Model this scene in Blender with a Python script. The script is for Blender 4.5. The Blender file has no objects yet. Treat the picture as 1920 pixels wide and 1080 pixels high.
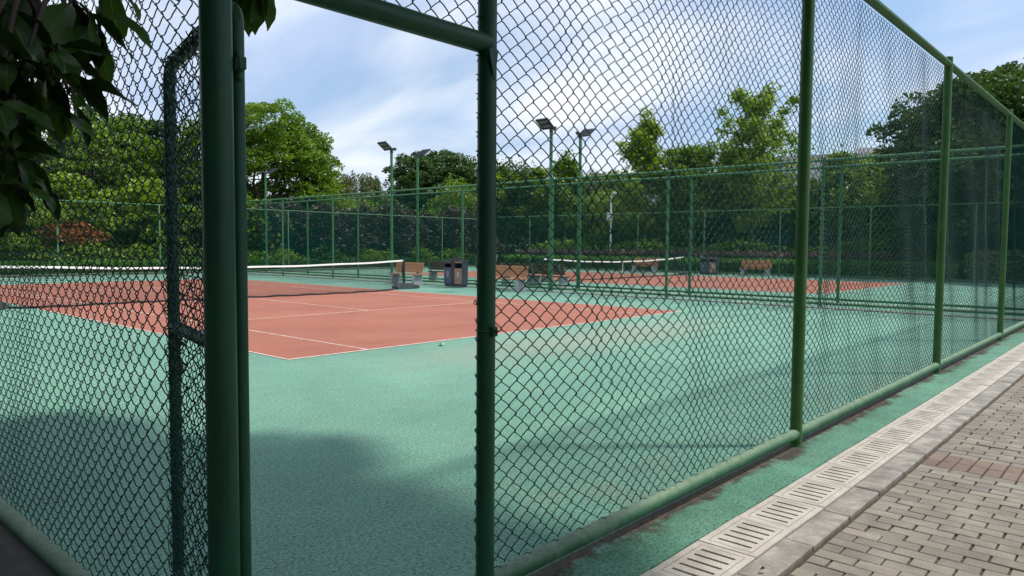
import bpy, math, random
import numpy as np
from mathutils import Vector, Matrix, noise
from mathutils.geometry import tessellate_polygon
R = math.radians
random.seed(7)
rs = np.random.RandomState(11)
sc = bpy.context.scene
col = sc.collection

# ------------------------------------------------------------------ materials
def mat(name):
    m = bpy.data.materials.new(name); m.use_nodes = True
    nt = m.node_tree; b = nt.nodes['Principled BSDF']
    return m, nt, b
def N(nt, t, **kw):
    n = nt.nodes.new(t)
    for k, v in kw.items():
        if k.startswith('i_'): n.inputs[int(k[2:])].default_value = v
        else: setattr(n, k, v)
    return n
def ramp(nt, stops, fac=None, interp='LINEAR'):
    r = nt.nodes.new('ShaderNodeValToRGB'); r.color_ramp.interpolation = interp
    e = r.color_ramp.elements
    while len(e) < len(stops): e.new(0.5)
    for k, (p, c) in enumerate(stops):
        e[k].position = p
        e[k].color = (*c, 1) if len(c) == 3 else c
    if fac is not None: nt.links.new(fac, r.inputs[0])
    return r
def mixc(nt, f, a, b, mode='MIX'):
    m = nt.nodes.new('ShaderNodeMix'); m.data_type = 'RGBA'; m.blend_type = mode
    for sock, v in ((m.inputs[0], f), (m.inputs[6], a), (m.inputs[7], b)):
        if hasattr(v, 'links') or isinstance(v, bpy.types.NodeSocket): nt.links.new(v, sock)
        elif isinstance(v, (int, float)): sock.default_value = v
        else: sock.default_value = (*v, 1)
    return m.outputs[2]
def math_n(nt, op, a, b=0.0, c=None, clamp=False):
    m = nt.nodes.new('ShaderNodeMath'); m.operation = op; m.use_clamp = clamp
    for i, v in enumerate((a, b) if c is None else (a, b, c)):
        if isinstance(v, bpy.types.NodeSocket): nt.links.new(v, m.inputs[i])
        else: m.inputs[i].default_value = v
    return m.outputs[0]
def noise_n(nt, vec, scale, detail=4, rough=0.55, dist=0.0):
    n = nt.nodes.new('ShaderNodeTexNoise'); n.inputs['Scale'].default_value = scale
    n.inputs['Detail'].default_value = detail; n.inputs['Roughness'].default_value = rough
    n.inputs['Distortion'].default_value = dist
    if vec is not None: nt.links.new(vec, n.inputs['Vector'])
    return n.outputs['Fac']
def coord(nt, kind='Object'):
    return nt.nodes.new('ShaderNodeTexCoord').outputs[kind]
def bump(nt, b, h, strength=0.3, dist=0.01):
    n = nt.nodes.new('ShaderNodeBump'); n.inputs['Strength'].default_value = strength
    n.inputs['Distance'].default_value = dist
    nt.links.new(h, n.inputs['Height']); nt.links.new(n.outputs[0], b.inputs['Normal'])
def scalev(nt, v, s):
    n = nt.nodes.new('ShaderNodeMapping'); n.inputs['Scale'].default_value = s
    nt.links.new(v, n.inputs['Vector']); return n.outputs[0]

def simple(name, c, rough=0.5, metal=0.0, var=0.25, scale=8.0, bstr=0.0, bscale=60):
    m, nt, b = mat(name)
    v = coord(nt)
    n = noise_n(nt, v, scale, 5)
    lo = tuple(x*(1-var) for x in c); hi = tuple(min(1, x*(1+var)) for x in c)
    r = ramp(nt, [(0.3, lo), (0.7, hi)], n)
    nt.links.new(r.outputs[0], b.inputs['Base Color'])
    b.inputs['Roughness'].default_value = rough; b.inputs['Metallic'].default_value = metal
    if bstr: bump(nt, b, noise_n(nt, v, bscale, 4), bstr, 0.005)
    return m

def green_paint(name, base, dusty, rough=0.38):
    """gloss enamel on steel tube: run marks, chips and pale dust lying on upward faces"""
    m, nt, b = mat(name)
    v = coord(nt)
    n1 = noise_n(nt, v, 5.0, 5, 0.6, 0.3)
    n2 = noise_n(nt, scalev(nt, v, (9, 9, 1.2)), 3.0, 4, 0.6)
    c = ramp(nt, [(0.3, tuple(x*0.8 for x in base)), (0.75, tuple(x*1.25 for x in base))], n1).outputs[0]
    geo = nt.nodes.new('ShaderNodeNewGeometry')
    sx = nt.nodes.new('ShaderNodeSeparateXYZ'); nt.links.new(geo.outputs['Normal'], sx.inputs[0])
    up = math_n(nt, 'MULTIPLY', math_n(nt, 'SUBTRACT', sx.outputs[2], 0.15, clamp=True), 0.9)
    dm = math_n(nt, 'MULTIPLY', up, math_n(nt, 'MULTIPLY_ADD', n2, 1.6, -0.05), clamp=True)
    c = mixc(nt, dm, c, dusty)
    # run-down grime and lighter chalky patches
    n3 = noise_n(nt, scalev(nt, v, (1, 1, .35)), 4.2, 6, 0.7, .5)
    c = mixc(nt, math_n(nt, 'MULTIPLY', ramp(nt, [(.52, (0, 0, 0)), (.70, (1, 1, 1))], n3).outputs[0], .30), c, dusty)
    n4 = noise_n(nt, scalev(nt, v, (26, 26, 1.6)), 1.0, 5, .7)
    c = mixc(nt, math_n(nt, 'MULTIPLY', ramp(nt, [(.56, (0, 0, 0)), (.68, (1, 1, 1))], n4).outputs[0], .45), c, tuple(x*.35 for x in base))
    ch = noise_n(nt, v, 46.0, 3, 0.7)
    chm = ramp(nt, [(0.735, (0, 0, 0)), (0.76, (1, 1, 1))], ch).outputs[0]
    c = mixc(nt, math_n(nt, 'MULTIPLY', chm, 0.35), c, (0.16, 0.19, 0.14))
    nt.links.new(c, b.inputs['Base Color'])
    rr = math_n(nt, 'MULTIPLY_ADD', n1, 0.3, rough-0.1)
    nt.links.new(rr, b.inputs['Roughness'])
    b.inputs['Specular IOR Level'].default_value = 0.3
    bump(nt, b, noise_n(nt, v, 120, 3), 0.06, 0.002)
    return m

M = {}
M['post'] = green_paint('green_enamel', (0.040, 0.118, 0.028), (0.10, 0.17, 0.08))
M['rail_low'] = green_paint('green_enamel_dusty', (0.035, 0.115, 0.055), (0.26, 0.33, 0.23), 0.55)
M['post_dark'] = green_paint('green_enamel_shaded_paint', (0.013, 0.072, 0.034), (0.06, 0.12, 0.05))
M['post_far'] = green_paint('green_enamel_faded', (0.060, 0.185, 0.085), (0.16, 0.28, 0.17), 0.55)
M['wire'] = simple('green_plastic_coated_wire', (0.0012, 0.040, 0.032), 0.42, 0, 0.2, 3)
M['wire'].node_tree.nodes['Principled BSDF'].inputs['Specular IOR Level'].default_value = 0.16
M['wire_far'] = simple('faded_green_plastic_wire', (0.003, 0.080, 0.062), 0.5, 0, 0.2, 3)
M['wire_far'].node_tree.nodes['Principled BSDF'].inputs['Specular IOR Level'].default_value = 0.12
M['concrete'] = simple('bench_concrete', (0.36, 0.37, 0.40), 0.85, 0, 0.18, 6, 0.3)
M['steel'] = simple('galvanised_steel', (0.35, 0.36, 0.37), 0.4, 0.7, 0.15, 10)
M['darkmetal'] = simple('slate_grey_metal', (0.055, 0.062, 0.085), 0.5, 0.1, 0.15, 4)
M['binblue'] = simple('blue_grey_panel', (0.075, 0.090, 0.130), 0.5, 0, 0.12, 5)
M['binbrown'] = simple('brown_panel', (0.36, 0.20, 0.15), 0.55, 0, 0.12, 5)
M['binred'] = simple('red_trim_paint', (0.24, 0.05, 0.045), 0.5, 0, 0.1, 5)
M['black'] = simple('black_plastic', (0.012, 0.012, 0.014), 0.5, 0, 0.2, 8)
M['lampgrey'] = simple('grey_lamp_metal', (0.055, 0.060, 0.075), 0.45, 0.3, 0.1, 8)
M['led'] = simple('led_lens_plastic', (0.24, 0.25, 0.26), 0.2, 0, 0.05, 8)
M['whiteprint'] = simple('white_print', (0.8, 0.8, 0.8), 0.6, 0, 0.05, 8)
M['whitepaint'] = simple('white_pole_paint', (0.78, 0.79, 0.80), 0.4, 0, 0.06, 3)
M['band'] = simple('white_net_tape', (0.74, 0.74, 0.70), 0.8, 0, 0.1, 12, 0.2, 40)
M['cord'] = simple('black_net_cord', (0.012, 0.014, 0.016), 0.8)
M['rubber'] = simple('dark_rubber_base', (0.055, 0.070, 0.072), 0.7, 0, 0.3, 5, 0.2)
M['netpost'] = simple('dark_green_net_post', (0.010, 0.050, 0.042), 0.4, 0, 0.15, 5)
M['bark'] = simple('tree_bark', (0.085, 0.065, 0.050), 0.9, 0, 0.4, 5, 0.8, 14)
M['palebark'] = simple('pale_tree_bark', (0.20, 0.165, 0.125), 0.9, 0, 0.3, 5, 0.8, 14)
M['twig'] = simple('magnolia_twig_bark', (0.06, 0.05, 0.035), 0.85, 0, 0.3, 30, 0.5, 90)

def wood():
    m, nt, b = mat('varnished_bench_wood')
    v = coord(nt)
    n = noise_n(nt, scalev(nt, v, (30, 2.0, 30)), 2.5, 5, 0.6)
    n2 = noise_n(nt, v, 3.0, 2)
    c = ramp(nt, [(0.25, (0.30, 0.125, 0.045)), (0.75, (0.52, 0.25, 0.095))], n).outputs[0]
    c = mixc(nt, math_n(nt, 'MULTIPLY', n2, 0.5), c, (0.42, 0.20, 0.09))
    nt.links.new(c, b.inputs['Base Color']); b.inputs['Roughness'].default_value = 0.45
    return m
M['wood'] = wood()
M['wood_dark'] = simple('dark_weathered_bench_wood', (0.115, 0.055, 0.030), .6, 0, .3, 9)  # darker wood tone, used for the benches turned away

def court_green():
    m, nt, b = mat('green_acrylic_court')
    v = coord(nt)
    sx = nt.nodes.new('ShaderNodeSeparateXYZ'); nt.links.new(v, sx.inputs[0])
    X, Y = sx.outputs[0], sx.outputs[1]
    big = noise_n(nt, v, 0.35, 5, 0.55, 0.6)
    strk = noise_n(nt, scalev(nt, v, (1.6, 0.5, 1)), 1.3, 6, 0.6, 0.5)
    c = ramp(nt, [(0.30, (0.120, 0.285, 0.200)), (0.55, (0.168, 0.368, 0.262)), (0.78, (0.225, 0.445, 0.325))], big).outputs[0]
    c = mixc(nt, math_n(nt, 'MULTIPLY_ADD', strk, 1.1, -0.35, clamp=True), c, (0.17, 0.31, 0.245))
    sc2 = noise_n(nt, scalev(nt, v, (0.7, 2.2, 1)), 1.9, 7, 0.72, 0.9)
    c = mixc(nt, math_n(nt, 'MULTIPLY', ramp(nt, [(.48, (0, 0, 0)), (.70, (1, 1, 1))], sc2).outputs[0], .55), c, (0.135, 0.245, 0.195))
    sc3 = noise_n(nt, v, 1.1, 6, 0.7, 1.2)
    c = mixc(nt, math_n(nt, 'MULTIPLY', ramp(nt, [(.56, (0, 0, 0)), (.72, (1, 1, 1))], sc3).outputs[0], .35), c, (0.27, 0.36, 0.27))
    # scuffed dusty patch behind the baseline
    nd = noise_n(nt, v, 0.55, 5, 0.6, 0.4)
    dx = math_n(nt, 'MULTIPLY', math_n(nt, 'SUBTRACT', X, 5.2), 0.17)
    dy = math_n(nt, 'MULTIPLY', math_n(nt, 'ADD', Y, 1.55), 0.62)
    rr = math_n(nt, 'SQRT', math_n(nt, 'ADD', math_n(nt, 'POWER', math_n(nt, 'ABSOLUTE', dx), 2.0), math_n(nt, 'POWER', math_n(nt, 'ABSOLUTE', dy), 2.0)))
    dm = math_n(nt, 'MULTIPLY', math_n(nt, 'SUBTRACT', 1.35, math_n(nt, 'ADD', rr, math_n(nt, 'MULTIPLY', nd, 0.8)), clamp=True), 1.6, clamp=True)
    c = mixc(nt, math_n(nt, 'MULTIPLY', dm, 0.7), c, (0.29, 0.33, 0.25))
    # brown patches near the fence foot
    nb = noise_n(nt, scalev(nt, v, (0.8, 1.2, 1)), 1.1, 6, 0.65, 0.3)
    bm = math_n(nt, 'MULTIPLY', ramp(nt, [(0.52, (0, 0, 0)), (0.66, (1, 1, 1))], nb).outputs[0],
                math_n(nt, 'SUBTRACT', 1.0, math_n(nt, 'MULTIPLY', math_n(nt, 'ABSOLUTE', math_n(nt, 'ADD', Y, 6.7)), 0.8), clamp=True))
    c = mixc(nt, math_n(nt, 'MULTIPLY', bm, 0.38), c, (0.27, 0.25, 0.18))
    # soil and rust washed out from under the bottom rail
    ns = noise_n(nt, scalev(nt, v, (1.3, 1.3, 1)), 1.5, 7, 0.7, 0.2)
    edge = math_n(nt, 'ADD', math_n(nt, 'MULTIPLY_ADD', ns, 0.62, -0.235), math_n(nt, 'MULTIPLY', noise_n(nt, scalev(nt, v, (14, 3, 1)), 1.0, 5, .7), .10))
    d = math_n(nt, 'SUBTRACT', -6.86, Y)          # distance outwards from the fence line
    s1 = math_n(nt, 'MULTIPLY', math_n(nt, 'SUBTRACT', edge, d), 13.0, clamp=True)
    s2 = math_n(nt, 'MULTIPLY', math_n(nt, 'ADD', d, 0.05), 40.0, clamp=True)
    sm = math_n(nt, 'MULTIPLY', s1, s2)
    soil = ramp(nt, [(0.3, (0.028, 0.015, 0.010)), (0.5, (0.060, 0.030, 0.018)), (0.72, (0.19, 0.090, 0.045))], noise_n(nt, v, 14, 6, 0.7)).outputs[0]
    c = mixc(nt, math_n(nt, 'MULTIPLY', sm, 0.93), c, soil)
    # the strip outside the fence is toned darker, unevenly
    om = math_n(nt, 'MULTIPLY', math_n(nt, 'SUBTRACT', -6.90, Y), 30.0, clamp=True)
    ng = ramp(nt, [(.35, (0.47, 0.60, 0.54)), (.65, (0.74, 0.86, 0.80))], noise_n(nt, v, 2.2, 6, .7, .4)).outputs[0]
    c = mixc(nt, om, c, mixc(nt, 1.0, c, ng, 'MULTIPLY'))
    # granular acrylic: fine pits
    g = math_n(nt, 'ADD', math_n(nt, 'MULTIPLY', noise_n(nt, v, 105, 2, 0.8), .55), math_n(nt, 'MULTIPLY', noise_n(nt, v, 44, 3, 0.8), .45))
    gg = ramp(nt, [(0.41, (0.16, 0.23, 0.21)), (0.485, (0.80, 0.83, 0.82)), (0.52, (1, 1, 1)), (0.62, (1.34, 1.30, 1.30))], g).outputs[0]
    c = mixc(nt, 1.0, c, gg, 'MULTIPLY')
    nt.links.new(c, b.inputs['Base Color'])
    b.inputs['Roughness'].default_value = 0.85
    bump(nt, b, g, 0.5, 0.006)
    return m
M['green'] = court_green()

def court_red():
    m, nt, b = mat('red_acrylic_court')
    v = coord(nt)
    big = noise_n(nt, v, 0.5, 5, 0.6, 0.6)
    st = noise_n(nt, scalev(nt, v, (0.35, 1.6, 1)), 1.6, 5, 0.6, 0.3)
    c = ramp(nt, [(0.3, (0.315, 0.096, 0.055)), (0.75, (0.43, 0.148, 0.088))], big).outputs[0]
    c = mixc(nt, math_n(nt, 'MULTIPLY_ADD', st, 1.4, -0.5, clamp=True), c, (0.40, 0.165, 0.115))
    sc2 = noise_n(nt, scalev(nt, v, (1.0, 2.4, 1)), 2.6, 7, 0.72, 0.8)
    c = mixc(nt, math_n(nt, 'MULTIPLY', ramp(nt, [(.50, (0, 0, 0)), (.70, (1, 1, 1))], sc2).outputs[0], .45), c, (0.30, 0.115, 0.080))
    g = noise_n(nt, v, 120, 2, 0.7)
    gg = ramp(nt, [(0.38, (0.62, 0.62, 0.62)), (0.55, (1, 1, 1)), (0.75, (1.15, 1.15, 1.15))], g).outputs[0]
    c = mixc(nt, 1.0, c, gg, 'MULTIPLY')
    nt.links.new(c, b.inputs['Base Color']); b.inputs['Roughness'].default_value = 0.85
    bump(nt, b, g, 0.4, 0.005)
    return m
M['red'] = court_red()

def line_mat():
    m, nt, b = mat('worn_white_line_paint')
    v = coord(nt)
    n = noise_n(nt, v, 9, 6, 0.7)
    c = ramp(nt, [(0.32, (0.44, 0.22, 0.15)), (0.5, (0.58, 0.45, 0.38)), (0.75, (0.68, 0.62, 0.56))], n).outputs[0]
    nt.links.new(c, b.inputs['Base Color']); b.inputs['Roughness'].default_value = 0.8
    return m
M['line'] = line_mat()

def stone(name, lo, mid, hi, moss=0.0, attr=False, sc_=1.0):
    m, nt, b = mat(name)
    v = coord(nt)
    if attr:
        geo = nt.nodes.new('ShaderNodeNewGeometry'); v = geo.outputs['Position']
    n = noise_n(nt, v, 3.2*sc_, 7, 0.65, 0.3)
    f = noise_n(nt, v, 95*sc_, 3, 0.7)
    c = ramp(nt, [(0.28, lo), (0.5, mid), (0.74, hi)], n).outputs[0]
    if attr:
        a = nt.nodes.new('ShaderNodeAttribute'); a.attribute_name = 'tint'
        c = mixc(nt, 1.0, c, a.outputs['Color'], 'MULTIPLY')
    ff = ramp(nt, [(0.3, (0.72, 0.72, 0.72)), (0.55, (1, 1, 1)), (0.75, (1.15, 1.15, 1.15))], f).outputs[0]
    c = mixc(nt, 0.8, c, ff, 'MULTIPLY')
    # small pits and dark spots
    p = noise_n(nt, v, 38, 4, 0.75)
    c = mixc(nt, math_n(nt, 'MULTIPLY', ramp(nt, [(0.66, (0, 0, 0)), (0.72, (1, 1, 1))], p).outputs[0], 0.45), c, (0.07, 0.06, 0.05))
    nt.links.new(c, b.inputs['Base Color']); b.inputs['Roughness'].default_value = 0.88
    bump(nt, b, math_n(nt, 'ADD', math_n(nt, 'MULTIPLY', f, 0.6), n), 0.45, 0.006)
    return m
M['paver'] = stone('grey_clay_paver', (0.170, 0.150, 0.120), (0.235, 0.209, 0.168), (0.315, 0.284, 0.232), attr=True)
M['drain'] = stone('cast_drain_cover_concrete', (0.30, 0.27, 0.225), (0.475, 0.43, 0.365), (0.58, 0.535, 0.46))
M['kerbstone'] = stone('weathered_kerb_stone', (0.145, 0.130, 0.112), (0.28, 0.255, 0.220), (0.52, 0.485, 0.43), sc_=1.5)
M['asphalt'] = stone('dark_damp_concrete_ground', (0.030, 0.028, 0.025), (0.055, 0.050, 0.044), (0.085, 0.078, 0.068))  # dark concrete, with the tree's shade put into its tone

def joint_mat():
    m, nt, b = mat('mossy_joint_sand')
    v = coord(nt)
    n = noise_n(nt, v, 2.6, 6, 0.65)
    f = noise_n(nt, v, 60, 4, 0.7)
    c = ramp(nt, [(0.35, (0.10, 0.075, 0.045)), (0.52, (0.07, 0.055, 0.032)), (0.66, (0.055, 0.068, 0.018))], n).outputs[0]
    c = mixc(nt, 0.8, c, ramp(nt, [(0.3, (0.4, 0.4, 0.4)), (0.7, (1.4, 1.4, 1.4))], f).outputs[0], 'MULTIPLY')
    nt.links.new(c, b.inputs['Base Color']); b.inputs['Roughness'].default_value = 0.95
    bump(nt, b, f, 0.8, 0.01)
    return m
M['joint'] = joint_mat()

def ground_mat():
    m, nt, b = mat('lawn_and_soil')
    v = coord(nt)
    n = noise_n(nt, v, 0.4, 6, 0.6)
    f = noise_n(nt, v, 14, 5, 0.7)
    c = ramp(nt, [(0.3, (0.028, 0.055, 0.016)), (0.6, (0.045, 0.085, 0.020)), (0.8, (0.07, 0.08, 0.035))], n).outputs[0]
    c = mixc(nt, 0.7, c, ramp(nt, [(0.3, (0.5, 0.5, 0.5)), (0.7, (1.3, 1.3, 1.3))], f).outputs[0], 'MULTIPLY')
    nt.links.new(c, b.inputs['Base Color']); b.inputs['Roughness'].default_value = 0.95
    bump(nt, b, f, 1.0, 0.08)
    return m
M['ground'] = ground_mat()

def leaf_mat(name, lo, hi, trans=0.35, rough=0.5, nscale=0.45, back=None, gloss=0.5):
    m, nt, b = mat(name)
    v = coord(nt)
    n = noise_n(nt, v, nscale, 4, 0.6)
    a = nt.nodes.new('ShaderNodeAttribute'); a.attribute_name = 'rnd'
    f = math_n(nt, 'ADD', math_n(nt, 'MULTIPLY_ADD', n, 1.3, -0.42), math_n(nt, 'MULTIPLY', a.outputs['Fac'], 0.55), clamp=True)
    c = mixc(nt, f, lo, hi)
    if back:
        geo = nt.nodes.new('ShaderNodeNewGeometry')
        c = mixc(nt, geo.outputs['Backfacing'], c, back)
    nt.links.new(c, b.inputs['Base Color']); b.inputs['Roughness'].default_value = rough
    b.inputs['Specular IOR Level'].default_value = gloss
    t = nt.nodes.new('ShaderNodeBsdfTranslucent')
    tc = mixc(nt, 1.0, c, (1.25, 1.35, 0.55), 'MULTIPLY')
    nt.links.new(tc, t.inputs[0])
    ms = nt.nodes.new('ShaderNodeMixShader'); ms.inputs[0].default_value = trans
    nt.links.new(b.outputs[0], ms.inputs[1]); nt.links.new(t.outputs[0], ms.inputs[2])
    nt.links.new(ms.outputs[0], nt.nodes['Material Output'].inputs[0])
    return m
M['leaf_mid'] = leaf_mat('foliage_mid_green', (0.042, 0.110, 0.009), (0.230, 0.360, 0.024))
M['leaf_light'] = leaf_mat('foliage_yellow_green', (0.090, 0.180, 0.014), (0.330, 0.440, 0.036))
M['leaf_dark'] = leaf_mat('foliage_dark_green', (0.018, 0.058, 0.018), (0.090, 0.170, 0.028), 0.25)
M['leaf_willow'] = leaf_mat('foliage_willow', (0.060, 0.085, 0.030), (0.16, 0.19, 0.075))
M['leaf_plum'] = leaf_mat('foliage_purple_plum', (0.022, 0.026, 0.028), (0.078, 0.046, 0.046), 0.2)
M['leaf_maroon'] = leaf_mat('foliage_maroon_hedge', (0.080, 0.042, 0.050), (0.19, 0.10, 0.11), 0.2)
M['leaf_red'] = leaf_mat('foliage_red_maple', (0.26, 0.085, 0.028), (0.50, 0.21, 0.075), 0.3)
M['leaf_hedge'] = leaf_mat('foliage_box_hedge', (0.045, 0.140, 0.014), (0.140, 0.290, 0.034), 0.3)
M['leaf_pale'] = leaf_mat('foliage_variegated_hedge', (0.10, 0.16, 0.05), (0.40, 0.44, 0.18), 0.25)
M['leaf_mag'] = leaf_mat('magnolia_leaf', (0.014, 0.050, 0.010), (0.120, 0.200, 0.050), 0.34, 0.36, 6.0, back=(0.020, 0.034, 0.014), gloss=0.3)

# ------------------------------------------------------------------ geometry helpers
class MB:
    def __init__(s): s.v = []; s.f = []
    def add(s, vs, fs):
        o = len(s.v); s.v += [tuple(p) for p in vs]; s.f += [tuple(i+o for i in f) for f in fs]; return s
    def box(s, x0, x1, y0, y1, z0, z1, bev=0.0, mtx=None):
        if bev <= 0:
            vs = [(x, y, z) for z in (z0, z1) for y in (y0, y1) for x in (x0, x1)]
            fs = [(0, 2, 3, 1), (4, 5, 7, 6), (0, 1, 5, 4), (2, 6, 7, 3), (0, 4, 6, 2), (1, 3, 7, 5)]
        else:
            b = bev
            def ring(i, z): return [(x0+i, y0, z), (x1-i, y0, z), (x1, y0+i, z), (x1, y1-i, z), (x1-i, y1, z), (x0+i, y1, z), (x0, y1-i, z), (x0, y0+i, z)]
            def ring2(i, z): return [(x0+i+b*.6, y0+b, z), (x1-i-b*.6, y0+b, z), (x1-b, y0+i+b*.6, z), (x1-b, y1-i-b*.6, z), (x1-i-b*.6, y1-b, z), (x0+i+b*.6, y1-b, z), (x0+b, y1-i-b*.6, z), (x0+b, y0+i+b*.6, z)]
            vs = ring2(b*.4, z0) + ring(b, z0+b) + ring(b, z1-b) + ring2(b*.4, z1)
            fs = [tuple(range(7, -1, -1)), tuple(range(24, 32))]
            for k in range(3):
                for i in range(8):
                    j = (i+1) % 8; fs.append((k*8+i, k*8+j, k*8+8+j, k*8+8+i))
        if mtx is not None: vs = [tuple(mtx @ Vector(p)) for p in vs]
        return s.add(vs, fs)
    def tube(s, pts, r, n=12, cap=True, closed=False):
        pts = [Vector(p) for p in pts]; m = len(pts)
        rr = r if isinstance(r, (list, tuple)) else [r]*m
        up = None; rings = []
        for i, p in enumerate(pts):
            if closed: t = pts[(i+1) % m]-pts[i-1]
            else: t = pts[min(i+1, m-1)]-pts[max(i-1, 0)]
            t.normalize()
            if up is None:
                up = Vector((0, 0, 1)) if abs(t.z) < 0.9 else Vector((1, 0, 0))
            a = t.cross(up).normalized(); b = a.cross(t).normalized(); up = b
            rings.append([p+(a*math.cos(2*math.pi*k/n)+b*math.sin(2*math.pi*k/n))*rr[i] for k in range(n)])
        vs = [q for g in rings for q in g]; fs = []
        for i in range(m if closed else m-1):
            i2 = (i+1) % m
            for k in range(n):
                k2 = (k+1) % n; fs.append((i*n+k, i*n+k2, i2*n+k2, i2*n+k))
        if cap and not closed:
            fs.append(tuple(range(n-1, -1, -1))); fs.append(tuple((m-1)*n+k for k in range(n)))
        return s.add(vs, fs)
    def prism(s, poly, a, b, axis='y', mtx=None):
        n = len(poly)
        def P(p, t): return {'y': (p[0], t, p[1]), 'x': (t, p[0], p[1]), 'z': (p[0], p[1], t)}[axis]
        vs = [P(p, a) for p in poly]+[P(p, b) for p in poly]
        if mtx is not None: vs = [tuple(mtx @ Vector(q)) for q in vs]
        fs = [tuple(range(n-1, -1, -1)), tuple(range(n, 2*n))]+[(i, (i+1) % n, n+(i+1) % n, n+i) for i in range(n)]
        return s.add(vs, fs)
    def mesh(s, name):
        me = bpy.data.meshes.new(name); me.from_pydata(s.v, [], s.f)
        return me
    def build(s, name, m, parent=None, loc=(0, 0, 0), rot=(0, 0, 0), smooth=False, fix=True):
        me = s.mesh(name)
        if fix:
            import bmesh
            bm = bmesh.new(); bm.from_mesh(me); bmesh.ops.recalc_face_normals(bm, faces=bm.faces); bm.to_mesh(me); bm.free()
        me.materials.append(m)
        if smooth:
            for p in me.polygons: p.use_smooth = True
            if smooth != 'all': auto_sharp(me)
        return put(name, me, parent, loc, rot)
def auto_sharp(me, ang=40):
    import bmesh
    bm = bmesh.new(); bm.from_mesh(me)
    for e in bm.edges:
        if len(e.link_faces) == 2 and e.calc_face_angle(0) > R(ang): e.smooth = False
    bm.to_mesh(me); bm.free()
def put(name, me, parent=None, loc=(0, 0, 0), rot=(0, 0, 0), scale=(1, 1, 1)):
    o = bpy.data.objects.new(name, me); col.objects.link(o)
    o.location = loc; o.rotation_euler = rot; o.scale = scale
    if parent: o.parent = parent
    return o
def tag(o, label, cat, group=None):
    o['label'] = label; o['category'] = cat
    if group: o['group'] = group
    return o
def thing(name, label, cat, loc=(0, 0, 0), rz=0, group=None):
    o = bpy.data.objects.new(name, None); col.objects.link(o)
    o.location = loc; o.rotation_euler = (0, 0, rz); o.empty_display_size = 0.2
    return tag(o, label, cat, group)
def struct(o, kind='structure'): o['kind'] = kind; return o
def copy_tree(o, parent=None):
    c = o.copy(); col.objects.link(c); c.parent = parent
    for ch in list(o.children): copy_tree(ch, c)
    return c
def np_mesh(name, V, F, m, smooth=False, rnd=None):
    me = bpy.data.meshes.new(name)
    V = np.asarray(V, np.float32).reshape(-1, 3); F = np.asarray(F, np.int32); k = F.shape[1]
    me.vertices.add(len(V)); me.vertices.foreach_set('co', V.ravel())
    me.loops.add(F.size); me.loops.foreach_set('vertex_index', F.ravel())
    me.polygons.add(len(F)); me.polygons.foreach_set('loop_start', np.arange(len(F), dtype=np.int32)*k)
    if smooth: me.polygons.foreach_set('use_smooth', np.ones(len(F), bool))
    me.materials.append(m)
    if rnd is not None:
        a = me.attributes.new('rnd', 'FLOAT', 'FACE'); a.data.foreach_set('value', np.asarray(rnd, np.float32))
    me.update(calc_edges=True)
    return me

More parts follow.
